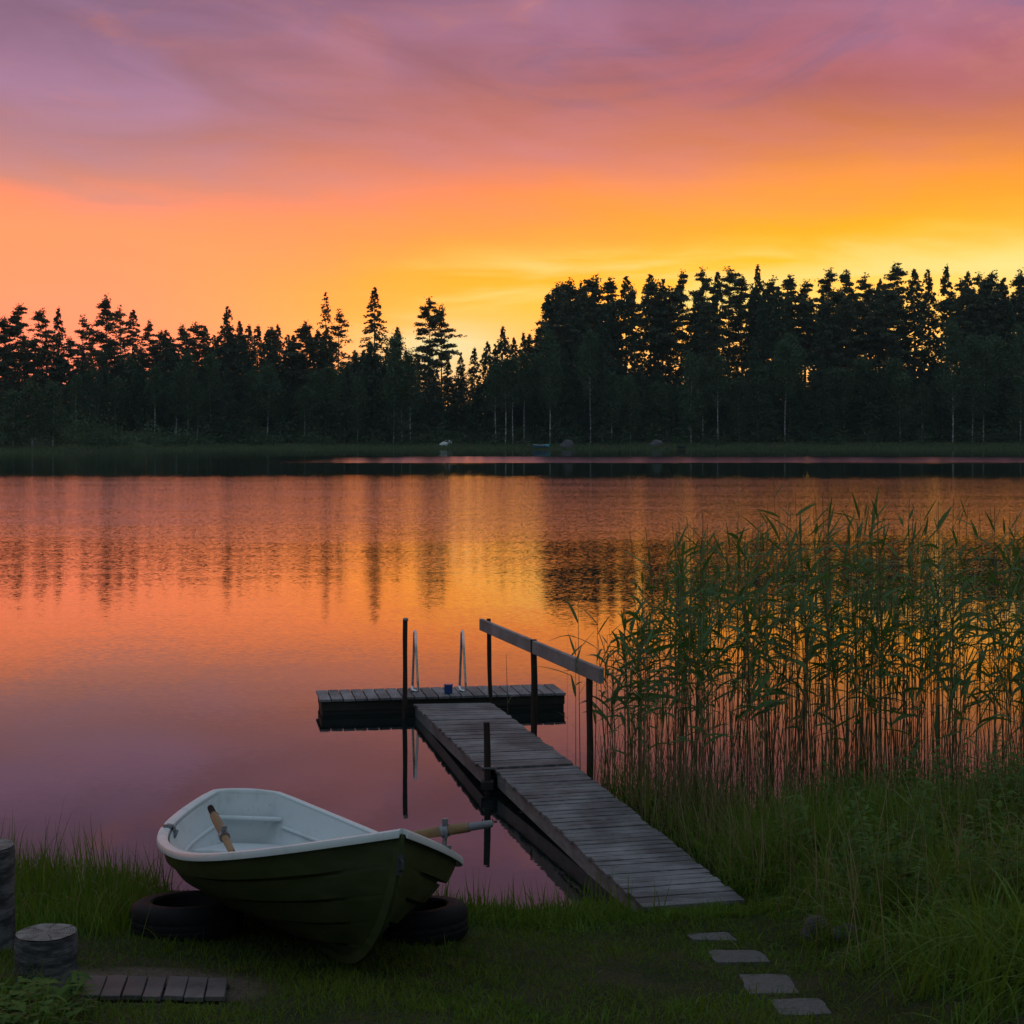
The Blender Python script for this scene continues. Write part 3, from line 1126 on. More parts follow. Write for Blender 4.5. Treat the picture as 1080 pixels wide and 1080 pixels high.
# ------------------------------------------------------------------ tyres
def tyre(px, d, rad, wid, label, tilt):
    x = (px - 540) / F * d
    prof = [(rad * .60, .02), (rad * .58, wid * .28), (rad * .60, wid * .5), (rad * .60, wid * .72), (rad * .605, wid * .93), (rad * .64, wid * .985), (rad * .74, wid * 1.0), (rad * .86, wid * .985),
            (rad * .94, wid * .93), (rad * .985, wid * .84), (rad * 1.0, wid * .70), (rad * 1.0, wid * .60), (rad * .985, wid * .58), (rad * .985, wid * .53), (rad * 1.0, wid * .51), (rad * 1.0, wid * .40),
            (rad * .985, wid * .38), (rad * .985, wid * .34), (rad * 1.0, wid * .32), (rad * .985, wid * .16), (rad * .93, wid * .06), (rad * .80, .0), (rad * .66, .0)]

    def rf(r, z, a, j, k):
        if 7 <= j <= 10 or 18 <= j <= 19:
            return r - (.005 if k % 2 else 0)
        if j in (11, 14, 15):
            return r - (.004 if (k // 2) % 2 else 0)
        return r
    mb = MB()
    mb.lathe(prof, 96, rfun=rf, close=True)
    z = float(gz(x, d))
    o = mb.build('tyre', MATS['black_rubber'], None, smooth=35, loc=(x, d, z - .02))
    o.rotation_euler = tilt
    return tag(o, label, 'tyre', 'old tyres under the boat')


tyre(197, 9.5, .33, .205, 'old black tyre lying flat under the boat side nearer the upright logs', (R(-5), R(1), .3))
tyre(440, 9.62, .31, .205, 'old black tyre lying flat under the boat side nearer the walkway', (R(-5), R(3), 1.1))


# ------------------------------------------------------------------ logs, duckboard, pavers, stones
def log(name, px, pyb, wpx, toppy, label, cat='log'):
    g = hit(px, pyb)
    r = wpx / 2 * g.y / F
    h = (pyb - toppy) * g.y / F
    root = empty(name, g, label, cat, 'cut birch logs standing on the lawn')
    mb = MB()
    prof = [(r * 1.05, -.10), (r * 1.04, 0.0), (r * 1.01, h * .25), (r * .99, h * .5), (r * 1.0, h * .75), (r * .99, h * .97), (r * .965, h)]
    mb.lathe(prof, 40, rfun=lambda rr, z, a, j, k: rr * (1 + .010 * math.sin(2 * a + 1) + .006 * math.sin(9 * a + z * 9)))
    mb.build('bark', MATS['log_bark'], root, smooth=50)
    mb = MB()
    rr = [0, .25, .5, .75, .962]
    V, Fs = [(0, 0, h + .004)], []
    n = 40
    for q in rr[1:]:
        for k in range(n):
            a = 2 * math.pi * k / n
            s = r * q * (1 + .010 * math.sin(2 * a + 1) + .006 * math.sin(9 * a + h * 9))
            V.append((s * math.cos(a), s * math.sin(a), h + .004 + .0015 * math.sin(5 * a + q * 4) * q))
    for k in range(n):
        Fs.append((0, 1 + k, 1 + (k + 1) % n))
        for j in range(len(rr) - 2):
            Fs.append((1 + j * n + k, 1 + (j + 1) * n + k, 1 + (j + 1) * n + (k + 1) % n, 1 + j * n + (k + 1) % n))
    mb.add(V, Fs)
    mb.build('cut_face', MATS['cut_wood'], root, smooth=50)
    return root


log('log', 49, 1046, 64, 984, 'short upright birch log with a pale cut top near the plank duckboard')
log('log', -20, 1000, 68, 893, 'taller upright log with mossy bark cut off by the photo edge')

# duckboard
dbc = [hit(84, 1057), hit(238, 1060), hit(242, 1037.5), hit(92, 1037)]
for p in dbc:
    p.z += .035
c0 = sum(dbc, Vector()) / 4
db = empty('duckboard', c0 - Vector((0, 0, .05)), 'small duckboard of short brown planks lying in the grass', 'duckboard')
o0 = db.location
mb = MB()
n = 7
for i in range(n):
    a, b = i / n, (i + .93) / n
    if i == 3:
        b -= .01
    j = [random.uniform(-.012, .012) for _ in range(2)]
    q = [dbc[0].lerp(dbc[1], a), dbc[0].lerp(dbc[1], b), dbc[3].lerp(dbc[2], b), dbc[3].lerp(dbc[2], a)]
    q = [p + Vector((0, jj, random.uniform(-.003, .003))) - o0 for p, jj in zip(q, (j[0], j[0], j[1], j[1]))]
    mb.slab(q, .024, tone=random.random())
bevel(mb.build('planks', MATS['board_wood'], db), .003, 1)
for s in (.2, .8):
    mb = MB()
    a, b = dbc[0].lerp(dbc[3], s) - o0, dbc[1].lerp(dbc[2], s) - o0
    e = Vector((0, .025, 0))
    mb.slab([p - Vector((0, 0, .029)) for p in (a - e, b - e, b + e, a + e)], .05, tone=.4)
    mb.build('batten', MATS['dark_timber'], db)

PV = [((722, 779), (984.5, 993.5), 'farthest stepping stone, just off the walkway end'),
      ((744, 815), (1004, 1018), 'second stepping stone from the walkway end, wide and shallow'),
      ((779, 846), (1028.5, 1049), 'third stepping stone from the walkway end, the largest pale slab'),
      ((811, 879), (1055, 1072.5), 'nearest stepping stone at the bottom of the photo')]
for (xa, xb), (ya, yb), lab in PV:
    q = [hit(xa + 7 + 6, yb), hit(xb, yb), hit(xb - 9, ya), hit(xa, ya)]
    q = [hit(xa + (xb - xa) * .16, yb), hit(xb, yb - 1), hit(xb - (xb - xa) * .22, ya), hit(xa, ya + 1)]
    c0 = sum(q, Vector()) / 4
    mb = MB()
    P = [Vector((p.x, p.y, p.z + .006 + random.uniform(-.006, .010))) - c0 for p in q]
    # subdivided, slightly broken outline
    ring = []
    for i in range(4):
        for s in np.linspace(0, 1, 6)[:-1]:
            p = P[i].lerp(P[(i + 1) % 4], s)
            ring.append(p * (1 + random.uniform(-.065, .03)) if s > 0 else p * random.uniform(.88, 1.0))
    nR = len(ring)
    V = ring + [p * 1.02 - Vector((0, 0, .06)) for p in ring] + [sum(P, Vector()) / 4 + Vector((0, 0, .004))]
    Fs = [(i, (i + 1) % nR, 2 * nR) for i in range(nR)] + [(i + nR, (i + 1) % nR + nR, (i + 1) % nR, i) for i in range(nR)]
    mb.add(V, Fs)
    o = mb.build('stepping_stone', MATS['paver_stone'], None, smooth=30, loc=c0)
    tag(o, lab, 'stepping stone', 'stepping stones up the lawn')


def rock(name, loc, sx, sy, sz, m, label, cat='stone', seed=1, group=None):
    bm = bmesh.new()
    bmesh.ops.create_icosphere(bm, subdivisions=4, radius=1)
    r_ = np.random.default_rng(seed)
    ph = r_.uniform(0, 6, 9)
    for v in bm.verts:
        p = v.co
        k = 1 + .16 * math.sin(2.3 * p.x + ph[0]) * math.sin(2.1 * p.y + ph[1]) + .10 * math.sin(4.1 * p.z + ph[2] + 2 * p.x) + .05 * math.sin(9 * p.x + ph[3]) * math.sin(8 * p.y + ph[4]) + .03 * math.sin(17 * p.y + ph[5]) * math.sin(15 * p.z + ph[6])
        v.co = Vector((p.x * sx, p.y * sy, p.z * sz)) * k
    for f in bm.faces:
        f.smooth = True
    me = bpy.data.meshes.new(name)
    bm.to_mesh(me)
    bm.free()
    me.materials.append(MATS[m])
    o = link(name, me, None, loc)
    return tag(o, label, cat, group)


g = hit(861, 988)
rock('stone', (g.x, g.y + .05, g.z + .012), .085, .08, .075, 'dark_stone', 'rounded purplish grey stone in the grass right of the stepping stones', seed=3)
g = hit(897, 990)
rock('stone', (g.x, g.y + .07, g.z - .012), .085, .08, .065, 'dark_stone', 'dark brown stone half hidden in grass at the photo right', seed=8)

# ================================================================== ribbons: grass, reeds


def ribbons(base, d0, length, width, droop, segs, tone_, taper='grass', twist=None):
    """base (n,3), d0 unit (n,3) start direction, droop: how much gravity bends it. returns verts, faces, tones"""
    n = len(base)
    s = np.linspace(0, 1, segs + 1)
    horiz = np.stack([-d0[:, 1], d0[:, 0], np.zeros(n)], 1)
    nrm = np.linalg.norm(horiz, axis=1)
    ang = rng.uniform(0, 2 * np.pi, n)
    alt = np.stack([np.cos(ang), np.sin(ang), np.zeros(n)], 1)
    mixk = (nrm < .25)[:, None]
    side = np.where(mixk, alt, horiz / np.maximum(nrm, 1e-6)[:, None])
    fwd = np.cross(np.array([0, 0, 1.0]), side)
    P = base[:, None] + d0[:, None] * (length[:, None] * s)[..., None]
    bendv = np.zeros((n, segs + 1, 3))
    bendv[..., 2] = -(droop * length)[:, None] * s ** 2
    out_ = -fwd if False else np.where(mixk, alt, np.stack([d0[:, 0], d0[:, 1], np.zeros(n)], 1) / np.maximum(nrm, 1e-6)[:, None])
    bendv += out_[:, None] * ((.45 * droop * length)[:, None] * s ** 2)[..., None]
    P = P + bendv
    if taper == 'stem':
        wp = 1 - .6 * s
    elif taper == 'grass':
        wp = np.clip(1 - s ** 1.6, .04, 1)
    else:
        wp = np.clip(np.interp(s, [0, .12, .35, .7, 1], [.35, .85, 1, .65, .03]), .03, 1)
    W = side[:, None] * (width[:, None] * wp / 2)[..., None]
    if twist is not None:
        W = W + np.array([0, 0, 1.0]) * (width[:, None] * wp / 2 * twist[:, None])[..., None]
    V = np.stack([P - W, P + W], 2).reshape(n, (segs + 1) * 2, 3)
    k = (segs + 1) * 2
    f1 = np.array([[2 * i, 2 * i + 1, 2 * i + 3, 2 * i + 2] for i in range(segs)])
    Fc = (np.arange(n)[:, None, None] * k + f1[None]).reshape(-1, 4)
    return V.reshape(-1, 3), Fc, np.repeat(tone_, segs)


def rdir(n, lean_lo, lean_hi, az=None):
    a = rng.uniform(0, 2 * np.pi, n) if az is None else az
    l = rng.uniform(lean_lo, lean_hi, n)
    return np.stack([np.cos(a) * np.sin(l), np.sin(a) * np.sin(l), np.cos(l)], 1)


def patchiness(x, y, k=1.0, ph=0.0):
    return .5 + .25 * np.sin(x * 2.3 * k + ph) * np.sin(y * 1.9 * k + 1.2 + ph) + .25 * np.sin(x * 5.1 * k + 2 + ph) * np.sin(y * 4.7 * k + ph)


def stuff(name, parts, mats, label=None, cat=None):
    Vs, Fs, Ts, Ms, off = [], [], [], [], 0
    for (V, Fc, T, mi) in parts:
        Vs.append(V)
        Fs.append(Fc + off)
        Ts.append(T)
        Ms.append(np.full(len(Fc), mi))
        off += len(V)
    tot = [f for f in Fs]
    me = np_mesh(name, np.concatenate(Vs), tot, mats, tone=np.concatenate(Ts), mat_idx=np.concatenate(Ms))
    o = link(name, me)
    return tag(o, label, cat, kind='stuff')


def deck_block(x, y):
    """True where the walkway lies"""
    left = np.interp(y, [10.0, 13.8, 17.6], [at(679, 957, d2).x, at(522, 811, 13.8).x, at(436, 742, 17.55).x])
    right = np.interp(y, [10.0, 14.0, 17.7], [at(785, 949, 10.24).x, at(607, 807, 14).x, at(518, 740, 17.7).x])
    return (x > left - .03) & (x < right + .02) & (y > 10.05)


def scatter(n, x0, x1, y0, y1):
    return rng.uniform(x0, x1, n), rng.uniform(y0, y1, n)


def paths_clear(x, y):
    """stepping stones, duckboard, logs and the bare patch stay open"""
    keep = np.ones(len(x), bool)
    for (xa, xb), (ya, yb), _ in PV:
        c0 = hit((xa + xb) / 2, (ya + yb) / 2)
        rx = (xb - xa) / 2 * c0.y / F * .80
        y1_, y2_ = hit((xa + xb) / 2, yb).y, hit((xa + xb) / 2, ya).y
        keep &= ~((np.abs(x - c0.x) < rx) & (y > y1_ - .02) & (y < y2_ + .0))
    keep &= ~((x > dbc[0].x - .02) & (x < dbc[1].x + .02) & (y > dbc[0].y - .03) & (y < dbc[3].y + .02))
    return keep


lawn = []
n = 150000
x, y = scatter(n, -3.4, 4.2, 6.1, 11.4)
s = np.interp(x, SHORE[:, 0], SHORE[:, 1])
keep = (y < s - .02) & ~deck_block(x, y) & (np.abs(x) < y * .335 + .2) & paths_clear(x, y)
bare_k = ((x + 1.72) / .5) ** 2 + ((y - 7.95) / .45) ** 2
keep &= (bare_k > .6 + rng.uniform(0, 1.2, n)) | (rng.random(n) < .10)
pt = patchiness(x, y)
lf = np.sin(x * .9 + 1.7 * np.sin(y * .8)) * np.sin(y * 1.3 + .6) * .5 + .5
keep &= rng.random(n) < (.20 + .95 * pt) * (.62 + .7 * lf)
x, y, pt = x[keep], y[keep], pt[keep]
n = len(x)
ht = rng.uniform(.025, .075, n) * (.7 + .7 * pt)
V, Fc, T = ribbons(np.stack([x, y, gz(x, y) - .005], 1), rdir(n, .1, .8), ht, rng.uniform(.003, .0065, n), rng.uniform(.1, .6, n), 2, np.clip(.25 + .5 * pt + rng.normal(0, .22, n), 0, 1))
lawn.append((V, Fc, T, 0))
stuff('lawn_grass', lawn, [MATS['lawn_blades']], 'short dark lawn grass around the boat and stepping stones', 'grass')

tall = []


BI = np.array(BM.inverted())


def under_boat(x, y):
    z = gz(x, y) + .1
    u = BI[0, 0] * x + BI[0, 1] * y + BI[0, 2] * z + BI[0, 3]
    v = BI[1, 0] * x + BI[1, 1] * y + BI[1, 2] * z + BI[1, 3]
    b = (u < -.15) & (u > -LB - .05) & (np.abs(v) < .62)
    for (cx_, cy_, r_) in ((-1.917, 9.5, .36), (-.566, 9.62, .34)):
        b |= ((x - cx_) ** 2 + (y - cy_) ** 2 < r_ ** 2) | ((np.abs(x - cx_) < r_) & (y < cy_) & (y > cy_ - .55) & (np.sin(x * 97.0) < .75))
    return b


def tall_patch(n, x0, x1, y0, y1, h0, h1, fn, w=(.005, .011), lean=(.05, .55), droop=(.15, .75), segs=4, mi=0, tonemu=.5, rough_=False):
    x, y = scatter(n, x0, x1, y0, y1)
    k = fn(x, y)
    keep = (rng.random(n) < k) & ~under_boat(x, y)
    x, y = x[keep], y[keep]
    n = len(x)
    pt = patchiness(x, y, 1.3, 2.0)
    if rough_:
        kp = rng.random(n) < np.clip(pt * 2.2 - .25, .08, 1)
        x, y, pt = x[kp], y[kp], pt[kp]
        n = len(x)
    clump = np.floor(x * 5) * 12.9 + np.floor(y * 5) * 78.2
    ca = np.modf(np.abs(np.sin(clump) * 43758.5))[0] * 2 * np.pi
    az = ca + rng.normal(0, 1.1, n)
    ht = rng.uniform(h0, h1, n) * (.65 + .6 * pt)
    tone_ = np.clip(tonemu + .35 * (pt - .5) + rng.normal(0, .25, n), 0, 1)
    V, Fc, T = ribbons(np.stack([x, y, np.maximum(gz(x, y), -.05) - .01], 1), rdir(n, *lean, az), ht, rng.uniform(*w, n), rng.uniform(*droop, n), segs, tone_)
    tall.append((V, Fc, T, mi))


def edge(x):
    return np.interp(x, SHORE[:, 0], SHORE[:, 1])


# right bank
rightline = lambda y: np.interp(y, [6, 7.5, 9, 10.2, 11, 12, 13.4], [1.72, 1.72, 1.70, 1.62, 1.42, 1.20, 1.0])
R_ = lambda x, y: ((x > rightline(y) + .12 * np.sin(y * 7)) & (y < edge(x) + .35) & ~deck_block(x, y) & (x < y * .335 + .3)) * 1.0
tall_patch(26000, .9, 5.0, 6.0, 13.4, .25, .62, lambda x, y: R_(x, y) * np.clip((x - rightline(y)) / .5, .25, 1), rough_=True)
tall_patch(5200, 1.2, 5.0, 6.0, 13.2, .40, .85, lambda x, y: R_(x, y) * np.clip((x - rightline(y)) / .6, .1, 1), w=(.008, .016), lean=(.1, .7), droop=(.4, 1.1), segs=6, rough_=True, tonemu=.65)
tall_patch(9000, .9, 5.0, 6.0, 13.4, .18, .5, R_, w=(.004, .008), lean=(.2, .9), droop=(.3, 1.1), segs=5)
tall_patch(16000, .9, 5.0, 6.0, 13.4, .10, .30, R_)
# rank clump bulging beside the walkway
tall_patch(9000, 1.0, 2.8, 10.6, 12.6, .35, .70, lambda x, y: R_(x, y), tonemu=.6)
tall_patch(1500, 1.0, 4.8, 8.0, 13.2, .35, .75, R_, w=(.004, .008), mi=1, tonemu=.3)
# marsh grass standing in the shallow water right of the walkway
mx_ = lambda x, y: ((x > np.interp(y, [10.2, 13.8], [1.58, .70])) & (x < np.interp(y, [10.2, 13.8], [2.1, 1.75])) & ~deck_block(x, y)) * 1.0
tall_patch(3000, .6, 2.2, 10.3, 13.8, .30, .80, mx_, w=(.005, .012), lean=(.03, .55), droop=(.1, .8))
tall_patch(1100, .6, 2.2, 10.3, 13.8, .35, .95, mx_, w=(.004, .009), lean=(.03, .4), droop=(.0, .4), mi=1, tonemu=.15)
# left clump at the water
Lf = lambda x, y: ((y > 9.0 + .15 * np.sin(x * 5)) & (y < edge(x) + .12) & (x < -1.65) & (x > -y * .335 - .3)) * np.clip((y - 9.0) / .9, .15, 1)
tall_patch(17000, -4.2, -1.6, 8.8, 11.6, .10, .34, Lf, lean=(.03, .4), droop=(.05, .5))
tall_patch(900, -4.2, -1.6, 10.0, 11.7, .34, .58, Lf, lean=(.02, .22), droop=(.02, .3))
tall_patch(700, -4.2, -1.6, 9.6, 11.6, .3, .5, Lf, mi=1, tonemu=.2)
# fringe at the water between the boat and the walkway
Mf = lambda x, y: ((y > edge(x) - .55) & (y < edge(x) + .05) & ~deck_block(x, y)) * 1.0
tall_patch(5200, -1.0, .95, 9.5, 10.8, .06, .24, Mf, lean=(.03, .45))
tall_patch(260, -.9, .95, 9.8, 10.7, .2, .38, Mf, lean=(.02, .25), droop=(.02, .3))
tall_patch(1500, .70, 1.62, 9.80, 10.09, .04, .13, lambda x, y: np.ones(len(x)), lean=(.05, .5), segs=3)
# seed stalks and drowned grass at the foot of the reeds
tall_patch(420, 1.3, 5.0, 7.5, 12.8, .55, .95, R_, w=(.003, .006), lean=(.02, .28), droop=(.0, .25), mi=1, tonemu=.6)
tall_patch(5200, 1.5, 5.2, 12.0, 13.9, .30, .85, lambda x, y: ((y > edge(x) - .1) & (x < y * .335 + .3) & ~deck_block(x, y)) * np.clip(1.2 - (y - edge(x)) * .9, 0, 1), w=(.005, .012), lean=(.03, .5), droop=(.1, .7), rough_=True)
for (xa, xb), (ya, yb), _ in PV:
    c0 = hit((xa + xb) / 2, (ya + yb) / 2)
    rx, y1_, y2_ = (xb - xa) / 2 * c0.y / F, hit((xa + xb) / 2, yb).y, hit((xa + xb) / 2, ya).y
    tall_patch(420, c0.x - rx - .06, c0.x + rx + .06, y1_ - .07, y2_ + .05, .025, .075, lambda x, y: 1.0 * ((np.abs(x - c0.x) > rx * .86) | (y < y1_ + .015) | (y > y2_ - .01)), w=(.003, .007), lean=(.2, 1.0), segs=3)
# rougher grass at the path edge and by the boat
tall_patch(9000, -1.6, 1.9, 7.2, 10.2, .06, .15, lambda x, y: (patchiness(x, y, .9, 4) > .62) * paths_clear(x, y) * ~deck_block(x, y) * 1.0)
tall_patch(2500, -3.4, -1.4, 6.2, 7.6, .12, .34, lambda x, y: ((x < -1.75 - (y - 6.2) * .25) * paths_clear(x, y)) * 1.0)
stuff('tall_grass', tall, [MATS['tall_grass_blades'], MATS['straw']], 'tall uncut green grass on the banks beside the walkway and boat', 'grass')

# leafy weeds at the bottom left
parts = []
n = 300
x, y = scatter(n, -2.7, -1.45, 5.9, 7.2)
keep = x < -1.78 - (y - 6.0) * .22 + rng.normal(0, .10, n)
keep &= paths_clear(x, y)
x, y = x[keep], y[keep]
n = len(x)
hts = rng.uniform(.05, .20, n)
b0 = np.stack([x, y, gz(x, y)], 1)
d0 = rdir(n, .0, .35)
V, Fc, T = ribbons(b0, d0, hts, np.full(n, .006), np.full(n, .1), 3, rng.uniform(.2, .6, n))
parts.append((V, Fc, T, 0))
for lev in (.35, .55, .75, .92, 1.0):
    for rep in range(3):
        p = b0 + d0 * (hts * lev)[:, None]
        V, Fc, T = ribbons(p, rdir(n, .9, 1.5), rng.uniform(.035, .085, n), rng.uniform(.018, .042, n), rng.uniform(.2, .7, n), 4, rng.uniform(.1, 1, n), 'leaf')
        parts.append((V, Fc, T, 0))
stuff('weeds', parts, [MATS['weed_leaves']], 'low leafy green weeds around the short log at bottom left', 'weeds')
parts = []
n = 620
x, y = scatter(n, 1.7, 4.4, 6.6, 12.6)
keep = (R_(x, y) > 0) & (patchiness(x, y, .8, 5.0) > .52) & (x > rightline(y) + .25)
x, y = x[keep], y[keep]
n = len(x)
hts = rng.uniform(.25, .62, n)
b0 = np.stack([x, y, gz(x, y)], 1)
d0 = rdir(n, .0, .25)
V, Fc, T = ribbons(b0, d0, hts, np.full(n, .007), np.full(n, .05), 3, rng.uniform(.2, .6, n))
parts.append((V, Fc, T, 0))
for lev in np.linspace(.35, 1.0, 9):
    for rep_ in range(2):
        p = b0 + d0 * (hts * lev)[:, None]
        V, Fc, T = ribbons(p, rdir(n, .8, 1.5), rng.uniform(.04, .10, n), rng.uniform(.016, .036, n), rng.uniform(.2, .7, n), 4, rng.uniform(.1, 1, n), 'leaf')
        parts.append((V, Fc, T, 0))
stuff('bank_weeds', parts, [MATS['weed_leaves']], 'leafy weeds scattered through the tall grass of the right bank', 'weeds')


# ------------------------------------------------------------------ reeds
def reeds(base, H_, lean_, rseed=0, leaves=11, leafscale=1.0):
    n = len(base)
    a = rng.uniform(0, 2 * np.pi, n)
    d0 = np.stack([np.cos(a) * np.sin(lean_), np.sin(a) * np.sin(lean_), np.cos(lean_)], 1)
    parts = []
    # stem: two crossed ribbons
    for rep in range(2):
        V, Fc, T = ribbons(base, d0, H_, rng.uniform(.007, .012, n), np.zeros(n), 5, np.clip(rng.normal(.45, .3, n), 0, 1), 'stem')
        parts.append((V, Fc, T, 1))
    wind = .25
    for k in range(leaves):
        f = .36 + .62 * (k + rng.uniform(-.3, .3, n)) / leaves
        p = base + d0 * (H_ * f)[:, None]
        az = rng.normal(wind, .8, n) + (np.pi * (rng.random(n) < .40))
        dl = rdir(n, .25, 1.15, az)
        top = k >= leaves - 2
        L = rng.uniform(.18, .42, n) * (.8 if top else 1.0) * leafscale
        keep = rng.random(n) < (.85 if f.mean() > .55 else .45)
        V, Fc, T = ribbons(p[keep], dl[keep], L[keep], rng.uniform(.014, .029, n)[keep], (rng.uniform(.0, .8, n) * (.3 if top else 1))[keep], 5, np.clip(rng.normal(.5, .28, n), 0, 1)[keep], 'leaf', rng.normal(0, .7, n)[keep])
        parts.append((V, Fc, T, 0))
    return parts


def in_reeds(x, y):
    lo = np.interp(x, [.3, .75, 1.0, 1.6, 2.2, 4, 6], [14.8, 13.0, 12.4, 11.9, 12.3, 12.6, 12.6])
    hi = np.interp(x, [.3, .75, 1.0, 1.6, 2.4, 4, 6], [15.0, 15.8, 16.2, 16.4, 16.2, 16.0, 15.8])
    return (y > lo) & (y < hi) & ~deck_block(x, y)


n = 980
x, y = scatter(n, .3, 5.6, 11.8, 16.5)
u = (x / y * F + 540)
keep = in_reeds(x, y) & (u < 1110)
dens = np.interp(u, [575, 600, 640, 680, 740, 1080], [.12, .22, .50, .95, 1, .95])
keep &= rng.random(n) < dens * (.55 + .6 * patchiness(x, y, .8, 1))
x, y, u = x[keep], y[keep], u[keep]
n = len(x)
print('reeds', n)
topY = np.interp(u, [600, 640, 670, 705, 760, 830, 900, 1000, 1080], [690, 660, 625, 575, 560, 548, 545, 550, 556])
Ht = (CAMZ - (topY - YH) / F * y) * np.clip(rng.normal(.88, .13, n), .5, 1.08)
bed = reeds(np.stack([x, y, np.full(n, -.05)], 1), Ht + .05, np.abs(rng.normal(0, .095, n)))
# dead stalks low in the bed
n2 = 800
x2, y2 = scatter(n2, .7, 5.6, 11.8, 15.5)
k2 = in_reeds(x2, y2)
x2, y2 = x2[k2], y2[k2]
n2 = len(x2)
V, Fc, T = ribbons(np.stack([x2, y2, np.full(n2, -.05)], 1), rdir(n2, 0, .62), rng.uniform(.4, 1.25, n2), rng.uniform(.004, .009, n2), rng.uniform(0, .2, n2), 3, rng.uniform(.3, 1, n2))
bed.append((V, Fc, T, 1))
stuff('reed_bed', bed, [MATS['reed_leaves'], MATS['reed_stems']], 'dense bed of tall green reeds in the water right of the walkway', 'reeds')

# single reeds one can point to
singles = [(829, 495, 13.6, 'tallest reed, its thin tip far above the rest of the reed bed', 8, .05),
           (612, 612, 14.6, 'slender drooping reed at the left end of the reed bed above the rail end', 7, .03),
           (627, 640, 14.3, 'leafy reed close behind the near end of the handrail', 8, .04),
           (598, 640, 15.2, 'nearly leafless reed stalk left of the drooping reed behind the handrail', 2, .02),
           (455, 690, 17.35, 'thin dry reed stalk in front of the swim platform', 1, .03),
           (487, 690, 16.6, 'thin dry reed stalk left of the far handrail post', 1, .03)]
singles = singles[:5]
for px, py, d, lab, nl_, ln in singles:
    x0 = (px - 540) / F * d
    Hh = CAMZ - (py - YH) / F * d
    if px == 455:
        px, x0 = 457, (536 - 540) / F * d
    parts = reeds(np.array([[0, 0, -.05]]), np.array([Hh + .05]), np.array([ln]), leaves=nl_)
    Vs, Fs, Ts, Ms, off = [], [], [], [], 0
    root = empty('reed', (x0, d, 0), lab, 'reed', 'single reeds at the edge of the reed bed')
    for mi, nm, mm in ((1, 'stem', 'reed_stems'), (0, 'leaves', 'reed_leaves')):
        sel = [q for q in parts if q[3] == mi and len(q[0])]
        if not sel:
            continue
        off, Vs, Fs, Ts = 0, [], [], []
        for (V, Fc, T, _) in sel:
            Vs.append(V)
            Fs.append(Fc + off)
            Ts.append(T)
            off += len(V)
        link(nm, np_mesh(nm, np.concatenate(Vs), Fs, MATS[mm], tone=np.concatenate(Ts)), root)
# broken reed leaning on the near mooring post
parts = reeds(np.array([[.03, .02, -.05]]), np.array([.72]), np.array([.10]), leaves=5, leafscale=.45)

# ================================================================== far shore


def quads(c, size, elong=1.6, flat=0.0):
    """random small rhombic leaf faces at centres c (n,3)"""
    n = len(c)
    a = rng.normal(size=(n, 3))
    if flat:
        a[:, 2] *= (1 - flat)
    a /= np.linalg.norm(a, axis=1)[:, None]
    b = np.cross(a, rng.normal(size=(n, 3)))
    b /= np.linalg.norm(b, axis=1)[:, None]
    sz = size[:, None] / 2
    V = np.stack([c - a * sz * elong, c - b * sz, c + a * sz * elong, c + b * sz * .8], 1).reshape(-1, 3)
    return V, np.arange(4 * n).reshape(n, 4)


def trunk_mesh(H_, r, m, wob_=.15, top=.06, limbs=None, nm='trunk'):
    mb = MB()
    zs = np.linspace(-.6, H_, 9)
    ph = random.uniform(0, 6)
    mb.tube([(wob_ * math.sin(z / H_ * 4 + ph) * max(z, 0) / H_, wob_ * math.cos(z / H_ * 3 + ph) * max(z, 0) / H_, z) for z in zs], [r * (1 - (1 - top) * max(z, 0) / H_) for z in zs], 7)
    for (p, q, r0) in (limbs or []):
        p, q = Vector(p), Vector(q)
        md = p.lerp(q, .5) + Vector((0, 0, .12 * (q - p).length))
        mb.tube([p, md, q], [r0, r0 * .7, r0 * .35], 4, caps=False)
    me = bpy.data.meshes.new(nm)
    me.from_pydata(mb.v, [], mb.f)
    me.materials.append(MATS[m])
    return me


def proto_spruce(H_, Rr, sparse=1.0, low=.06):
    C, Z = [], []
    z = low * H_
    while z < H_ * .995:
        k = 1 - z / H_
        r = Rr * (k ** .74) * (1 if z > H_ * .12 else .8) + .12
        nb = int(np.clip(rng.poisson(6.2 * sparse), 2, 9))
        for a in rng.uniform(0, 2 * np.pi, nb):
            rb = r * rng.uniform(.62, 1.16)
            npt = max(4, int(rb * 11 * sparse + 3))
            f = rng.uniform(.12, 1, npt) ** .7
            dr = rb * f
            zz = z + .10 * rb - .42 * rb * f ** 1.5 + .16 * rb * f ** 4 + rng.normal(0, .10, npt) - rng.uniform(0, .35, npt) * (.4 + f * .6)
            aa = a + rng.normal(0, .13, npt) * (1.2 - f)
            C.append(np.stack([dr * np.cos(aa), dr * np.sin(aa), zz], 1))
        z += rng.uniform(.34, .60) * (1.15 - .45 * (1 - k)) / (.6 + .4 * sparse)
    C = np.concatenate(C)
    V, Fc = quads(C, rng.uniform(.16, .36, len(C)), 1.6, .3)
    return (np_mesh('crown', V, [Fc], MATS['spruce_needles'], tone=np.clip(rng.normal(.45, .25, len(Fc)), 0, 1)), trunk_mesh(H_, .20, 'spruce_bark', .05), H_)


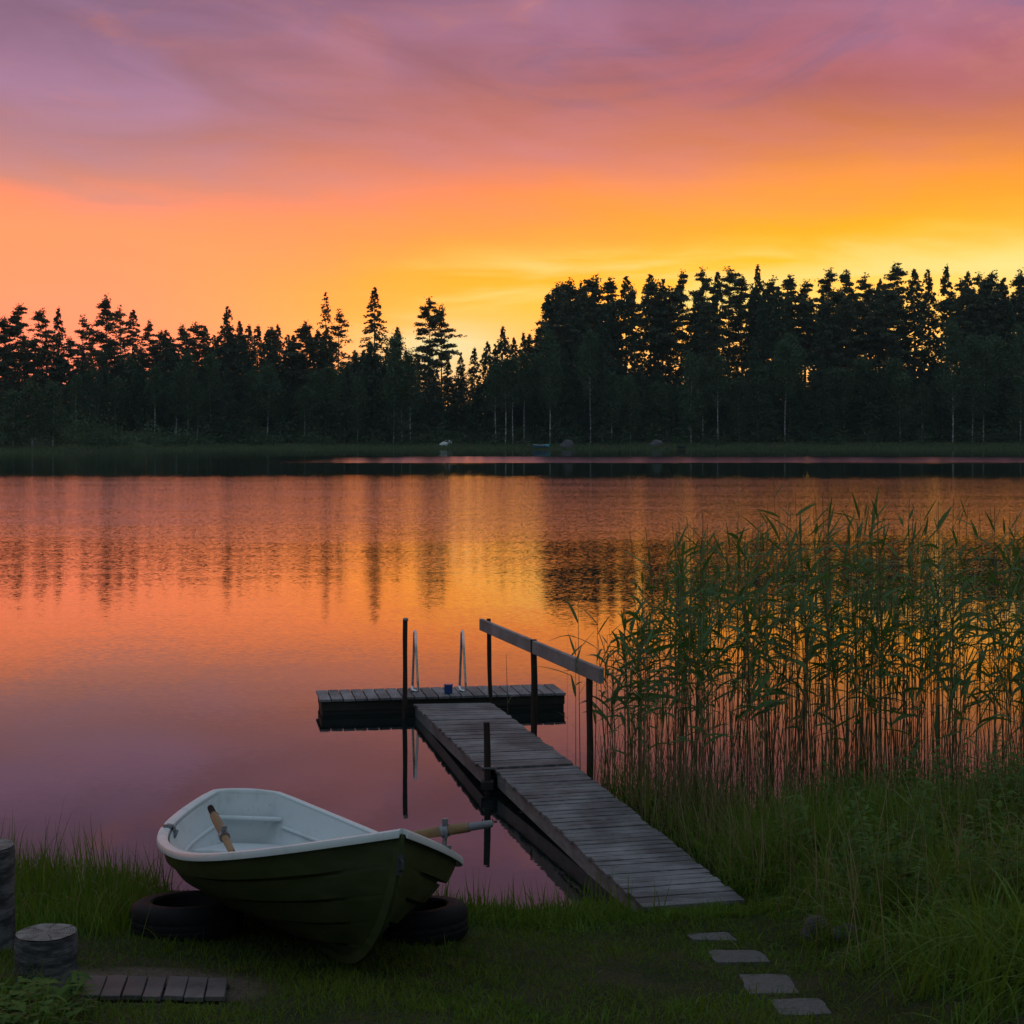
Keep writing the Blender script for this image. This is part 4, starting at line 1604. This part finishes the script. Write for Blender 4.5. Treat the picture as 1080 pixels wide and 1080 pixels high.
def proto_pine(H_, Rr, start=.45, nl_=26, dens=1.0):
    C, limbs = [], []
    for i in range(nl_):
        z = H_ * (start + (.97 - start) * (i + rng.uniform(0, .8)) / nl_)
        k = (z / H_ - start) / (1 - start)
        L = Rr * (1.0 - .84 * k ** 1.4) * rng.uniform(.55, 1.15) * (.75 + .25 * min(1, k * 4))
        a = rng.uniform(0, 2 * np.pi)
        q = np.array([L * np.cos(a), L * np.sin(a), z + L * rng.uniform(.0, .38)])
        limbs.append(((0, 0, z), tuple(q), .055))
        for f in (.3, .55, .8, 1.0):
            if rng.random() > .86:
                continue
            c0 = np.array([0, 0, z]) * (1 - f) + q * f + np.array([0, 0, .12 * L * 4 * f * (1 - f)])
            m_ = int(rng.uniform(22, 44) * dens)
            C.append(c0 + rng.normal(size=(m_, 3)) * np.array([.46, .46, .22]) * (.55 + .3 * L / Rr))
    m_ = int(70 * dens)
    C.append(np.array([0, 0, H_ - .5]) + rng.normal(size=(m_, 3)) * np.array([.26, .26, .50]))
    C = np.concatenate(C)
    V, Fc = quads(C, rng.uniform(.15, .33, len(C)), 1.6, .2)
    return (np_mesh('crown', V, [Fc], MATS['pine_needles'], tone=np.clip(rng.normal(.5, .25, len(Fc)), 0, 1)), trunk_mesh(H_ * .985, .19, 'pine_bark', .25, limbs=limbs), H_)


def proto_birch(H_, Rr, start=.3, dens=1.0):
    C, limbs = [], []
    ncl = int(85 * dens)
    for i in range(ncl):
        k = rng.random() ** .9
        z = H_ * (start + (.98 - start) * k)
        env = Rr * (math.sin(math.pi * min(1, (k * .86 + .12))) ** .7) * (1 - .25 * k)
        a = rng.uniform(0, 2 * np.pi)
        r = env * math.sqrt(rng.random()) * rng.uniform(.75, 1.15)
        c0 = np.array([r * np.cos(a), r * np.sin(a), z])
        if i % 4 == 0:
            limbs.append(((0, 0, max(z - r * 1.1, H_ * start * .9)), tuple(c0), .035))
        m_ = int(rng.uniform(26, 55))
        C.append(c0 + rng.normal(size=(m_, 3)) * np.array([.42, .42, .50]))
    C = np.concatenate(C)
    V, Fc = quads(C, rng.uniform(.14, .30, len(C)), 1.3)
    return (np_mesh('crown', V, [Fc], MATS['birch_leaves'], tone=np.clip(rng.normal(.5, .25, len(Fc)), 0, 1)), trunk_mesh(H_ * .96, .12, 'birch_bark', .35, limbs=limbs), H_)


SPR = [proto_spruce(24, 4.2, 1.05), proto_spruce(22, 3.8, 1.0), proto_spruce(18, 3.6, 1.05), proto_spruce(20, 3.2)]
SPARSE = [proto_spruce(26, 3.7, .86, .10), proto_spruce(25, 3.7, .66, .20)]
PIN = [proto_pine(25, 3.7, .48, 34, 1.5), proto_pine(26, 3.3, .42, 38, 1.5), proto_pine(24, 3.6, .52, 30, 1.5), proto_pine(27, 3.4, .46, 34, 1.3), proto_pine(23, 3.0, .36, 36, 1.4)]
THIN = [proto_pine(22, 3.0, .42, 26, .7), proto_pine(23, 2.8, .38, 26, .75)]
BIR = [proto_birch(16, 2.3, .26, 1.4), proto_birch(17, 2.0, .34, 1.4), proto_birch(14, 2.2, .18, 1.4), proto_birch(19, 2.1, .42, 1.3), proto_birch(12, 2.1, .14, 1.2)]


def tree(name, proto, px, d, topY, label, cat, group, wide=1.0, white=None):
    cr, tk, h0 = proto
    x = (px - 540) / F * d
    z0 = float(fz(x, d))
    zt = CAMZ + (YH - topY) / F * d
    k = (zt - z0) / h0
    o = bpy.data.objects.new(name, None)
    COL.objects.link(o)
    o.location = (x, d, z0)
    o.rotation_euler = (random.uniform(-.012, .012), random.uniform(-.012, .012), random.uniform(0, 6.28))
    kw = wide * (k ** .5) * random.uniform(1.08, 1.30)
    o.scale = (kw, kw, k)
    tag(o, label, cat, group)
    for nm, me in (('trunk', tk), ('crown', cr)):
        c_ = bpy.data.objects.new(nm, me)
        COL.objects.link(c_)
        c_.parent = o
    return o


ZN = [(-60, 178, 'at the far left end'), (178, 325, 'left of the sparse spruce'), (325, 480, 'around the lone tallest spruce'),
      (480, 575, 'in the low dip of the treeline'), (575, 790, 'in the tall block, left half'), (790, 1140, 'in the tall block, right half')]


def zone(px):
    for a, b, s_ in ZN:
        if a <= px < b:
            return s_
    return ZN[-1][2]


# named silhouettes against the sky: kind, px, top row, depth, width, label
SIL = [
    ('pine', 5, 336, 300, 1.2, 'broad pine cut by the left photo edge'),
    ('pine', 21, 322, 302, 1.15, 'tall layered pine nearest the left photo edge'),
    ('pine', 45, 327, 303, .9, 'narrow pine second from the left edge, touching a pointed spruce'),
    ('spruce', 62, 323, 300, 1.0, 'pointed spruce between the left edge pines and the see-through pine'),
    ('thin', 88, 335, 304, 1.1, 'thin see-through pine with orange sky in its crown at far left'),
    ('pine', 112, 314, 300, 1.05, 'tallest pine of the left group, rising above its neighbours'),
    ('thin', 126, 325, 306, .9, 'light thin-crowned pine just right of the tallest left pine'),
    ('sparse', 139, 326, 302, 1.25, 'dark pointed spruce near the right end of the left group'),
    ('pine', 158, 339, 303, .9, 'low round-topped pine at the right end of the left group'),
    ('spruce', 238, 322, 300, .95, 'narrow spruce tip rising alone left of the sparse spruce'),
    ('spruce', 252, 338, 304, 1.0, 'short spruce tip just right of the narrow lone tip'),
    ('sparse', 343, 307, 303, .95, 'sparse tall spruce with sky showing through, left of the tallest spruce'),
    ('thin', 359, 329, 304, 1.0, 'small sparse pine leaning against the sparse tall spruce'),
    ('sparse', 395, 302, 303, 1.15, 'tallest lone spruce standing high above the treeline'),
    ('spruce', 393, 362, 292, 1.35, 'dark dense spruce directly below the tallest lone spruce'),
    ('spruce', 418, 343, 302, 1.0, 'small pale pointed tree just right of the tallest lone spruce'),
    ('pine', 452, 316, 303, 1.05, 'left pine of the pair with bare trunks against the bright gap'),
    ('pine', 466, 324, 305, .95, 'right pine of the pair with bare trunks against the bright gap'),
    ('spruce', 530, 344, 300, .95, 'tallest pointed spruce in the low dip of the treeline'),
    ('spruce', 551, 349, 302, .9, 'second pointed spruce in the dip, left of the tall block'),
    ('spruce', 567, 345, 303, .9, 'pointed spruce tight against the left flank of the tall block'),
    ('pine', 590, 301, 308, 1.2, 'pine forming the left shoulder of the tall forest block'),
    ('spruce', 798, 279, 310, .95, 'thin spike of a spruce rising above the tall block mid way'),
    ('spruce', 998, 278, 310, 1.05, 'dark pointed spruce tip near the right end of the tall block'),
    ('pine', 946, 280, 312, 1.2, 'rounded broad pine crown near the right end of the tall block'),
]
PR = {'pine': PIN, 'spruce': SPR, 'sparse': SPARSE, 'thin': THIN}
NMS = {'pine': 'pine_tree', 'spruce': 'spruce_tree', 'sparse': 'spruce_tree', 'thin': 'pine_tree'}
for i, (kd, px, ty, d, wd, lab) in enumerate(SIL):
    pr = PR[kd]
    p_ = pr[i % len(pr)]
    if kd == 'sparse':
        p_ = pr[0 if px != 343 else 1]
    nm = NMS[kd]
    tree(nm, p_, px, d, ty, lab, nm.split('_')[0] + ' tree', 'trees standing out above the far treeline', wd)

# tops of the tall block on the right
TOPS = [(603, 299), (612, 297), (628, 293), (645, 295), (661, 290), (686, 288), (699, 293), (718, 287), (741, 285), (757, 287), (769, 284), (784, 292), (815, 294),
        (835, 292), (850, 297), (873, 286), (893, 287), (912, 291), (928, 294), (965, 284), (981, 283), (1020, 286), (1034, 290), (1046, 288), (1060, 292), (1076, 288), (1096, 286)]
for px, ty in TOPS:
    kd = 'pine' if random.random() < .66 else 'spruce'
    nm = NMS[kd]
    tree(nm, random.choice(PR[kd]), px, random.uniform(304, 322), ty, f'dark {kd} whose top meets the sky {zone(px)}', kd + ' tree', f'{kd}s meeting the sky {zone(px)}', random.uniform(.95, 1.2))
GAPS = [(648, 686), (698, 728), (750, 786), (836, 862), (950, 1004)]      # where the glow shows between the trunks
for px in np.arange(580, 1110, 5.6):
    px = px + random.uniform(-3, 3)
    gap = any(a <= px <= b for a, b in GAPS)
    ty = random.uniform(296, 322) if not gap or random.random() < .12 else random.uniform(378, 394)
    kd = 'pine' if random.random() < .7 else 'spruce'
    if gap:
        kd = 'pine' if ty < 350 else 'spruce'
    nm = NMS[kd]
    tree(nm, random.choice(PR[kd]), px, random.uniform(300, 330), ty, f'dark {kd} standing deeper {zone(px)}', kd + ' tree', f'{kd}s standing deeper {zone(px)}', random.uniform(.9, 1.15))
for px in np.arange(-22, 178, 8.0):
    px = px + random.uniform(-3, 3)
    kd = 'pine' if random.random() < .45 else 'spruce'
    tree(NMS[kd], random.choice(PR[kd]), px, random.uniform(296, 314), random.uniform(352, 384), f'dark {kd} filling the group below the tallest crowns {zone(px)}', kd + ' tree', f'{kd}s filling the left group', random.uniform(.95, 1.2))
# left and centre filling row: tops around row 345
for px in np.arange(168, 350, 8.0):
    px = px + random.uniform(-3, 3)
    kd = 'spruce' if random.random() < .6 else 'pine'
    nm = NMS[kd]
    tree(nm, random.choice(PR[kd]), px, random.uniform(294, 312), random.uniform(341, 358), f'dark {kd} with its tip at the treeline {zone(px)}', kd + ' tree', f'{kd}s at the treeline {zone(px)}', random.uniform(.95, 1.25))
for px in [374, 382, 408, 428, 440, 472, 486, 500, 514, 522, 541, 558]:
    ty = {472: 378, 486: 371, 500: 366, 514: 360, 522: 362, 541: 356, 558: 352}.get(px, random.uniform(362, 372))
    tree('spruce_tree', random.choice(SPR), px, random.uniform(293, 306), ty, f'dark pointed spruce ending at the treeline {zone(px)}', 'spruce tree', f'pointed spruces at the treeline {zone(px)}', random.uniform(.85, 1.05))
# dense dark lower rank behind the shore row
for px in np.arange(-20, 1110, 8.5):
    px = px + random.uniform(-4, 4)
    gap = any(a <= px <= b for a, b in GAPS)
    ty = random.uniform(386, 408) if px < 170 else random.uniform(394, 412) if gap else random.uniform(370, 400)
    if 425 < px < 520:
        ty = random.uniform(392, 412)
    tree('spruce_tree', random.choice(SPR), px, random.uniform(290, 335), ty, f'low dark spruce below the treetops {zone(px)}', 'spruce tree', f'low spruces {zone(px)}', random.uniform(1.05, 1.4))
# birches and other leafy trees of the shore row
WHITE = [(80, 396, 'slim birch with a bright white stem right of the reedy point'), (163, 388, 'slim birch with a short white stem under the left pines'),
         (198, 372, 'birch with two thin grey-white stems left of the narrow spruce tip'), (377, 398, 'birch with a pale lower stem left of the dark dense spruce'),
         (415, 352, 'bushy birch with a pale mid stem right of the dark dense spruce'), (433, 372, 'bushy birch with a faint stem above the white rocks at the shore'),
         (523, 385, 'leftmost of the four close white birch stems in the dip'), (533, 380, 'second of the four close white birch stems, slightly leaning'),
         (541, 378, 'third of the four close white birch stems in the dip'), (553, 372, 'straight white birch stem right of the four close stems'),
         (580, 352, 'tall birch with a forked white stem above the blue boat'), (623, 350, 'birch with its white stem showing only high up, in the tall block'),
         (645, 392, 'slim birch with one long pale stem right of the grey boulder'), (665, 398, 'slim birch with a faint pale stem left of the second boulder'),
         (729, 372, 'birch with a bright white foot right of the second boulder'), (741, 380, 'slender grey birch just right of the bright white foot'),
         (757, 376, 'slender birch with a tan stem right of the grey one'), (1005, 340, 'tall birch with a long pale stem near the right end'),
         (1076, 345, 'tall white-stemmed birch at the right photo edge')]
for i, (px, ty, lab) in enumerate(WHITE):
    tree('birch_tree', BIR[(i * 2 + 1) % 5 if px not in (80, 523, 533, 541, 553) else 3], px, random.uniform(285, 289) if px != 80 else 284, ty, lab, 'birch tree', 'white-stemmed birches on the far shore', .9)
for px in np.arange(70, 1110, 8.5):
    px = px + random.uniform(-5, 5)
    if any(abs(px - q[0]) < 5 for q in WHITE) or 466 < px < 515:
        continue
    if 515 < px < 575 and random.random() < .6:
        continue
    ty = random.uniform(372, 412) if px < 575 else random.uniform(352, 405)
    if any(a - 2 <= px <= b + 2 for a, b in GAPS):
        ty = random.uniform(390, 408)
    if random.random() < .48:
        tree('spruce_tree', random.choice(SPR), px, random.uniform(286, 297), ty - random.uniform(-14, 14), f'green spruce standing in the shore row {zone(px)}', 'spruce tree', f'spruces in the shore row {zone(px)}', random.uniform(.75, 1.0))
        continue
    tree('birch_tree', random.choice(BIR), px, random.uniform(287, 298), ty, f'leafy green birch in the shore row {zone(px)}', 'birch tree', f'leafy shore birches {zone(px)}', random.uniform(.95, 1.3))
for px, ty, lab in [(14, 412, 'small bushy tree at the left tip of the reedy point'), (34, 404, 'small round-topped birch in the middle of the reedy point'), (56, 403, 'small pointed bushy tree at the right tip of the reedy point')]:
    tree('birch_tree', BIR[4 if px != 34 else 2], px, 240, ty, lab, 'birch tree', 'small trees on the reedy point', 1.05)

# undergrowth along the forest foot
xs_ = rng.uniform(-98, 118, 900)
s_ = np.interp(xs_, FS[:, 0], FS[:, 1])
ys_ = s_ + rng.uniform(7, 26, 900)
hs = rng.gamma(2.2, .75, 900) + .4
C = []
for a, b, h in zip(xs_, ys_, hs):
    m_ = int(30 + h * 16)
    z0 = float(fz(a, b))
    q = rng.normal(size=(m_, 3)) * np.array([.55 + .2 * h, .5, .36 * h]) + np.array([a, b, z0 + h * .5])
    q[:, 2] = np.maximum(q[:, 2], z0)
    C.append(q)
C = np.concatenate(C)
V, Fc = quads(C, rng.uniform(.2, .45, len(C)), 1.3)
o = link('undergrowth', np_mesh('undergrowth', V, [Fc], MATS['bush_leaves'], tone=np.clip(rng.normal(.45, .25, len(Fc)), 0, 1)))
tag(o, 'dark leafy undergrowth along the foot of the far forest', 'undergrowth', kind='stuff')
# pale green sedge along the far waterline
n = 26000
x = rng.uniform(-98, 118, n)
s = np.interp(x, FS[:, 0], FS[:, 1])
y = s + rng.uniform(-1.2, 9.5, n)
V, Fc, T = ribbons(np.stack([x, y, np.maximum(fz(x, y), -.02)], 1), rdir(n, 0, .35), rng.uniform(.22, .55, n), rng.uniform(.05, .11, n), rng.uniform(0, .3, n), 2, np.clip(rng.normal(.5, .25, n), 0, 1))
stuff('shore_sedge', [(V, Fc, T, 0)], [MATS['shore_reed']], 'pale green strip of sedge along the far waterline', 'sedge')


# ------------------------------------------------------------------ small things on the far shore
def shore_at(px, py):
    for d in np.arange(265, 330, .1):
        z = CAMZ - (py - YH) / F * d
        x_ = (px - 540) / F * d
        if z <= float(fz(x_, d)):
            return Vector((x_, d, float(fz(x_, d))))
    return Vector(((px - 540) / F * 282, 282, .4))


def small_boat(px, py, Lx, label, m, inv=False, rz=.0, z=.0, name='rowing_boat'):
    g = shore_at(px, py)
    root = empty(name, g + Vector((0, 0, z)), label, 'boat', 'boats drawn up on the far shore', rz)
    ns = 14
    V, Fs = [], []
    for i in range(ns):
        t_ = i / (ns - 1)
        hw = .62 * math.sin(math.pi * (.12 + .88 * t_)) ** .6 if t_ < .999 else .02
        sh = .50 + .14 * (2 * t_ - 1) ** 2
        xx = (t_ - .5) * Lx
        for j in range(9):
            a = -math.pi / 2 + math.pi * j / 8
            yy, zz = hw * math.sin(a), sh - sh * math.cos(a) ** .8
            V.append((xx, yy, (sh - zz + .0) if inv else zz))
    for i in range(ns - 1):
        for j in range(8):
            Fs.append((i * 9 + j, (i + 1) * 9 + j, (i + 1) * 9 + j + 1, i * 9 + j + 1))
    Fs.append(tuple(range(9)))
    mb = MB()
    mb.add(V, Fs)
    mb.build('hull', MATS[m], root, smooth=50)
    mb = MB()
    for k in (0, 8):
        mb.tube([(V[i * 9 + k][0], V[i * 9 + k][1], V[i * 9 + k][2]) for i in range(ns)], .04, 6)
    mb.build('gunwale', MATS['white_hull' if m != 'dark_hull' else 'dark_hull'], root)
    if not inv:
        mb = MB()
        mb.box(-.15, .15, -.5, .5, .34, .38)
        mb.build('thwart', MATS['white_hull'], root)
    return root


q = at(468, 469.0, 283)
rock('rock', (q.x, q.y, q.z), .80, .6, .42, 'white_hull', 'lower white rock at the water in the forest gap', 'rock', 5, 'pair of white rocks on the far shore')
q = at(472.8, 467.0, 286.5)
rock('rock', (q.x, q.y, q.z - .1), .80, .5, .62, 'white_hull', 'upper white rock just behind the lower one in the gap', 'rock', 6, 'pair of white rocks on the far shore')
small_boat(570.5, 472.5, 2.6, 'tiny dark blue boat drawn up on the far shore', 'blue_hull', rz=.1)
g = shore_at(577.5, 473)
bx_ = empty('boat_motor', g, 'small bright cyan covered motor beside the tiny blue boat', 'motor')
mb = MB()
mb.box(-.32, .32, -.25, .25, .30, .72)
bevel(mb.build('cover', MATS['cyan_tarp'], bx_), .1, 3)
mb = MB()
mb.box(-.12, .12, -.15, .15, -.1, .31)
mb.build('shaft', MATS['dark_hull'], bx_)
g = shore_at(598, 472)
rock('boulder', (g.x, g.y, g.z + .25), 1.15, 1.0, 1.0, 'boulder_stone', 'big grey boulder right of the tiny blue boat', 'boulder', 11, 'boulders on the far shore')
g = shore_at(692, 470)
rock('boulder', (g.x, g.y, g.z + .2), 1.0, .9, .85, 'boulder_stone', 'grey boulder with pale top left of the dark boat', 'boulder', 14, 'boulders on the far shore')
small_boat(719, 473.5, 1.5, 'tiny black boat lying in the sedge of the far shore', 'dark_hull', rz=-.05)
g = shore_at(552, 469)
bn = empty('bench', g, 'pale plank bench on the grass under the white birches', 'bench')
mb = MB()
mb.box(-1.3, 1.3, -.18, .18, .48, .55)
mb.build('seat', MATS['rail_wood'], bn)
for sx in (-1.05, 1.05):
    mb = MB()
    mb.box(sx - .06, sx + .06, -.14, .14, -.1, .479)
    mb.build('leg', MATS['rail_wood'], bn)
print('objects', len(bpy.data.objects))

# thin evening air over the lake
mh, t, out = mat('air')
pv = t.new('ShaderNodeVolumePrincipled')
pv.inputs['Color'].default_value = (.62, .84, .86, 1)
pv.inputs['Density'].default_value = HAZE
pv.inputs['Anisotropy'].default_value = 0.0
t.l.new(pv.outputs[0], out.inputs['Volume'])
mb = MB()
mb.box(-2050, 2050, -70, 3050, -4.5, 48)
tag(mb.build('haze', mh), kind='stuff')
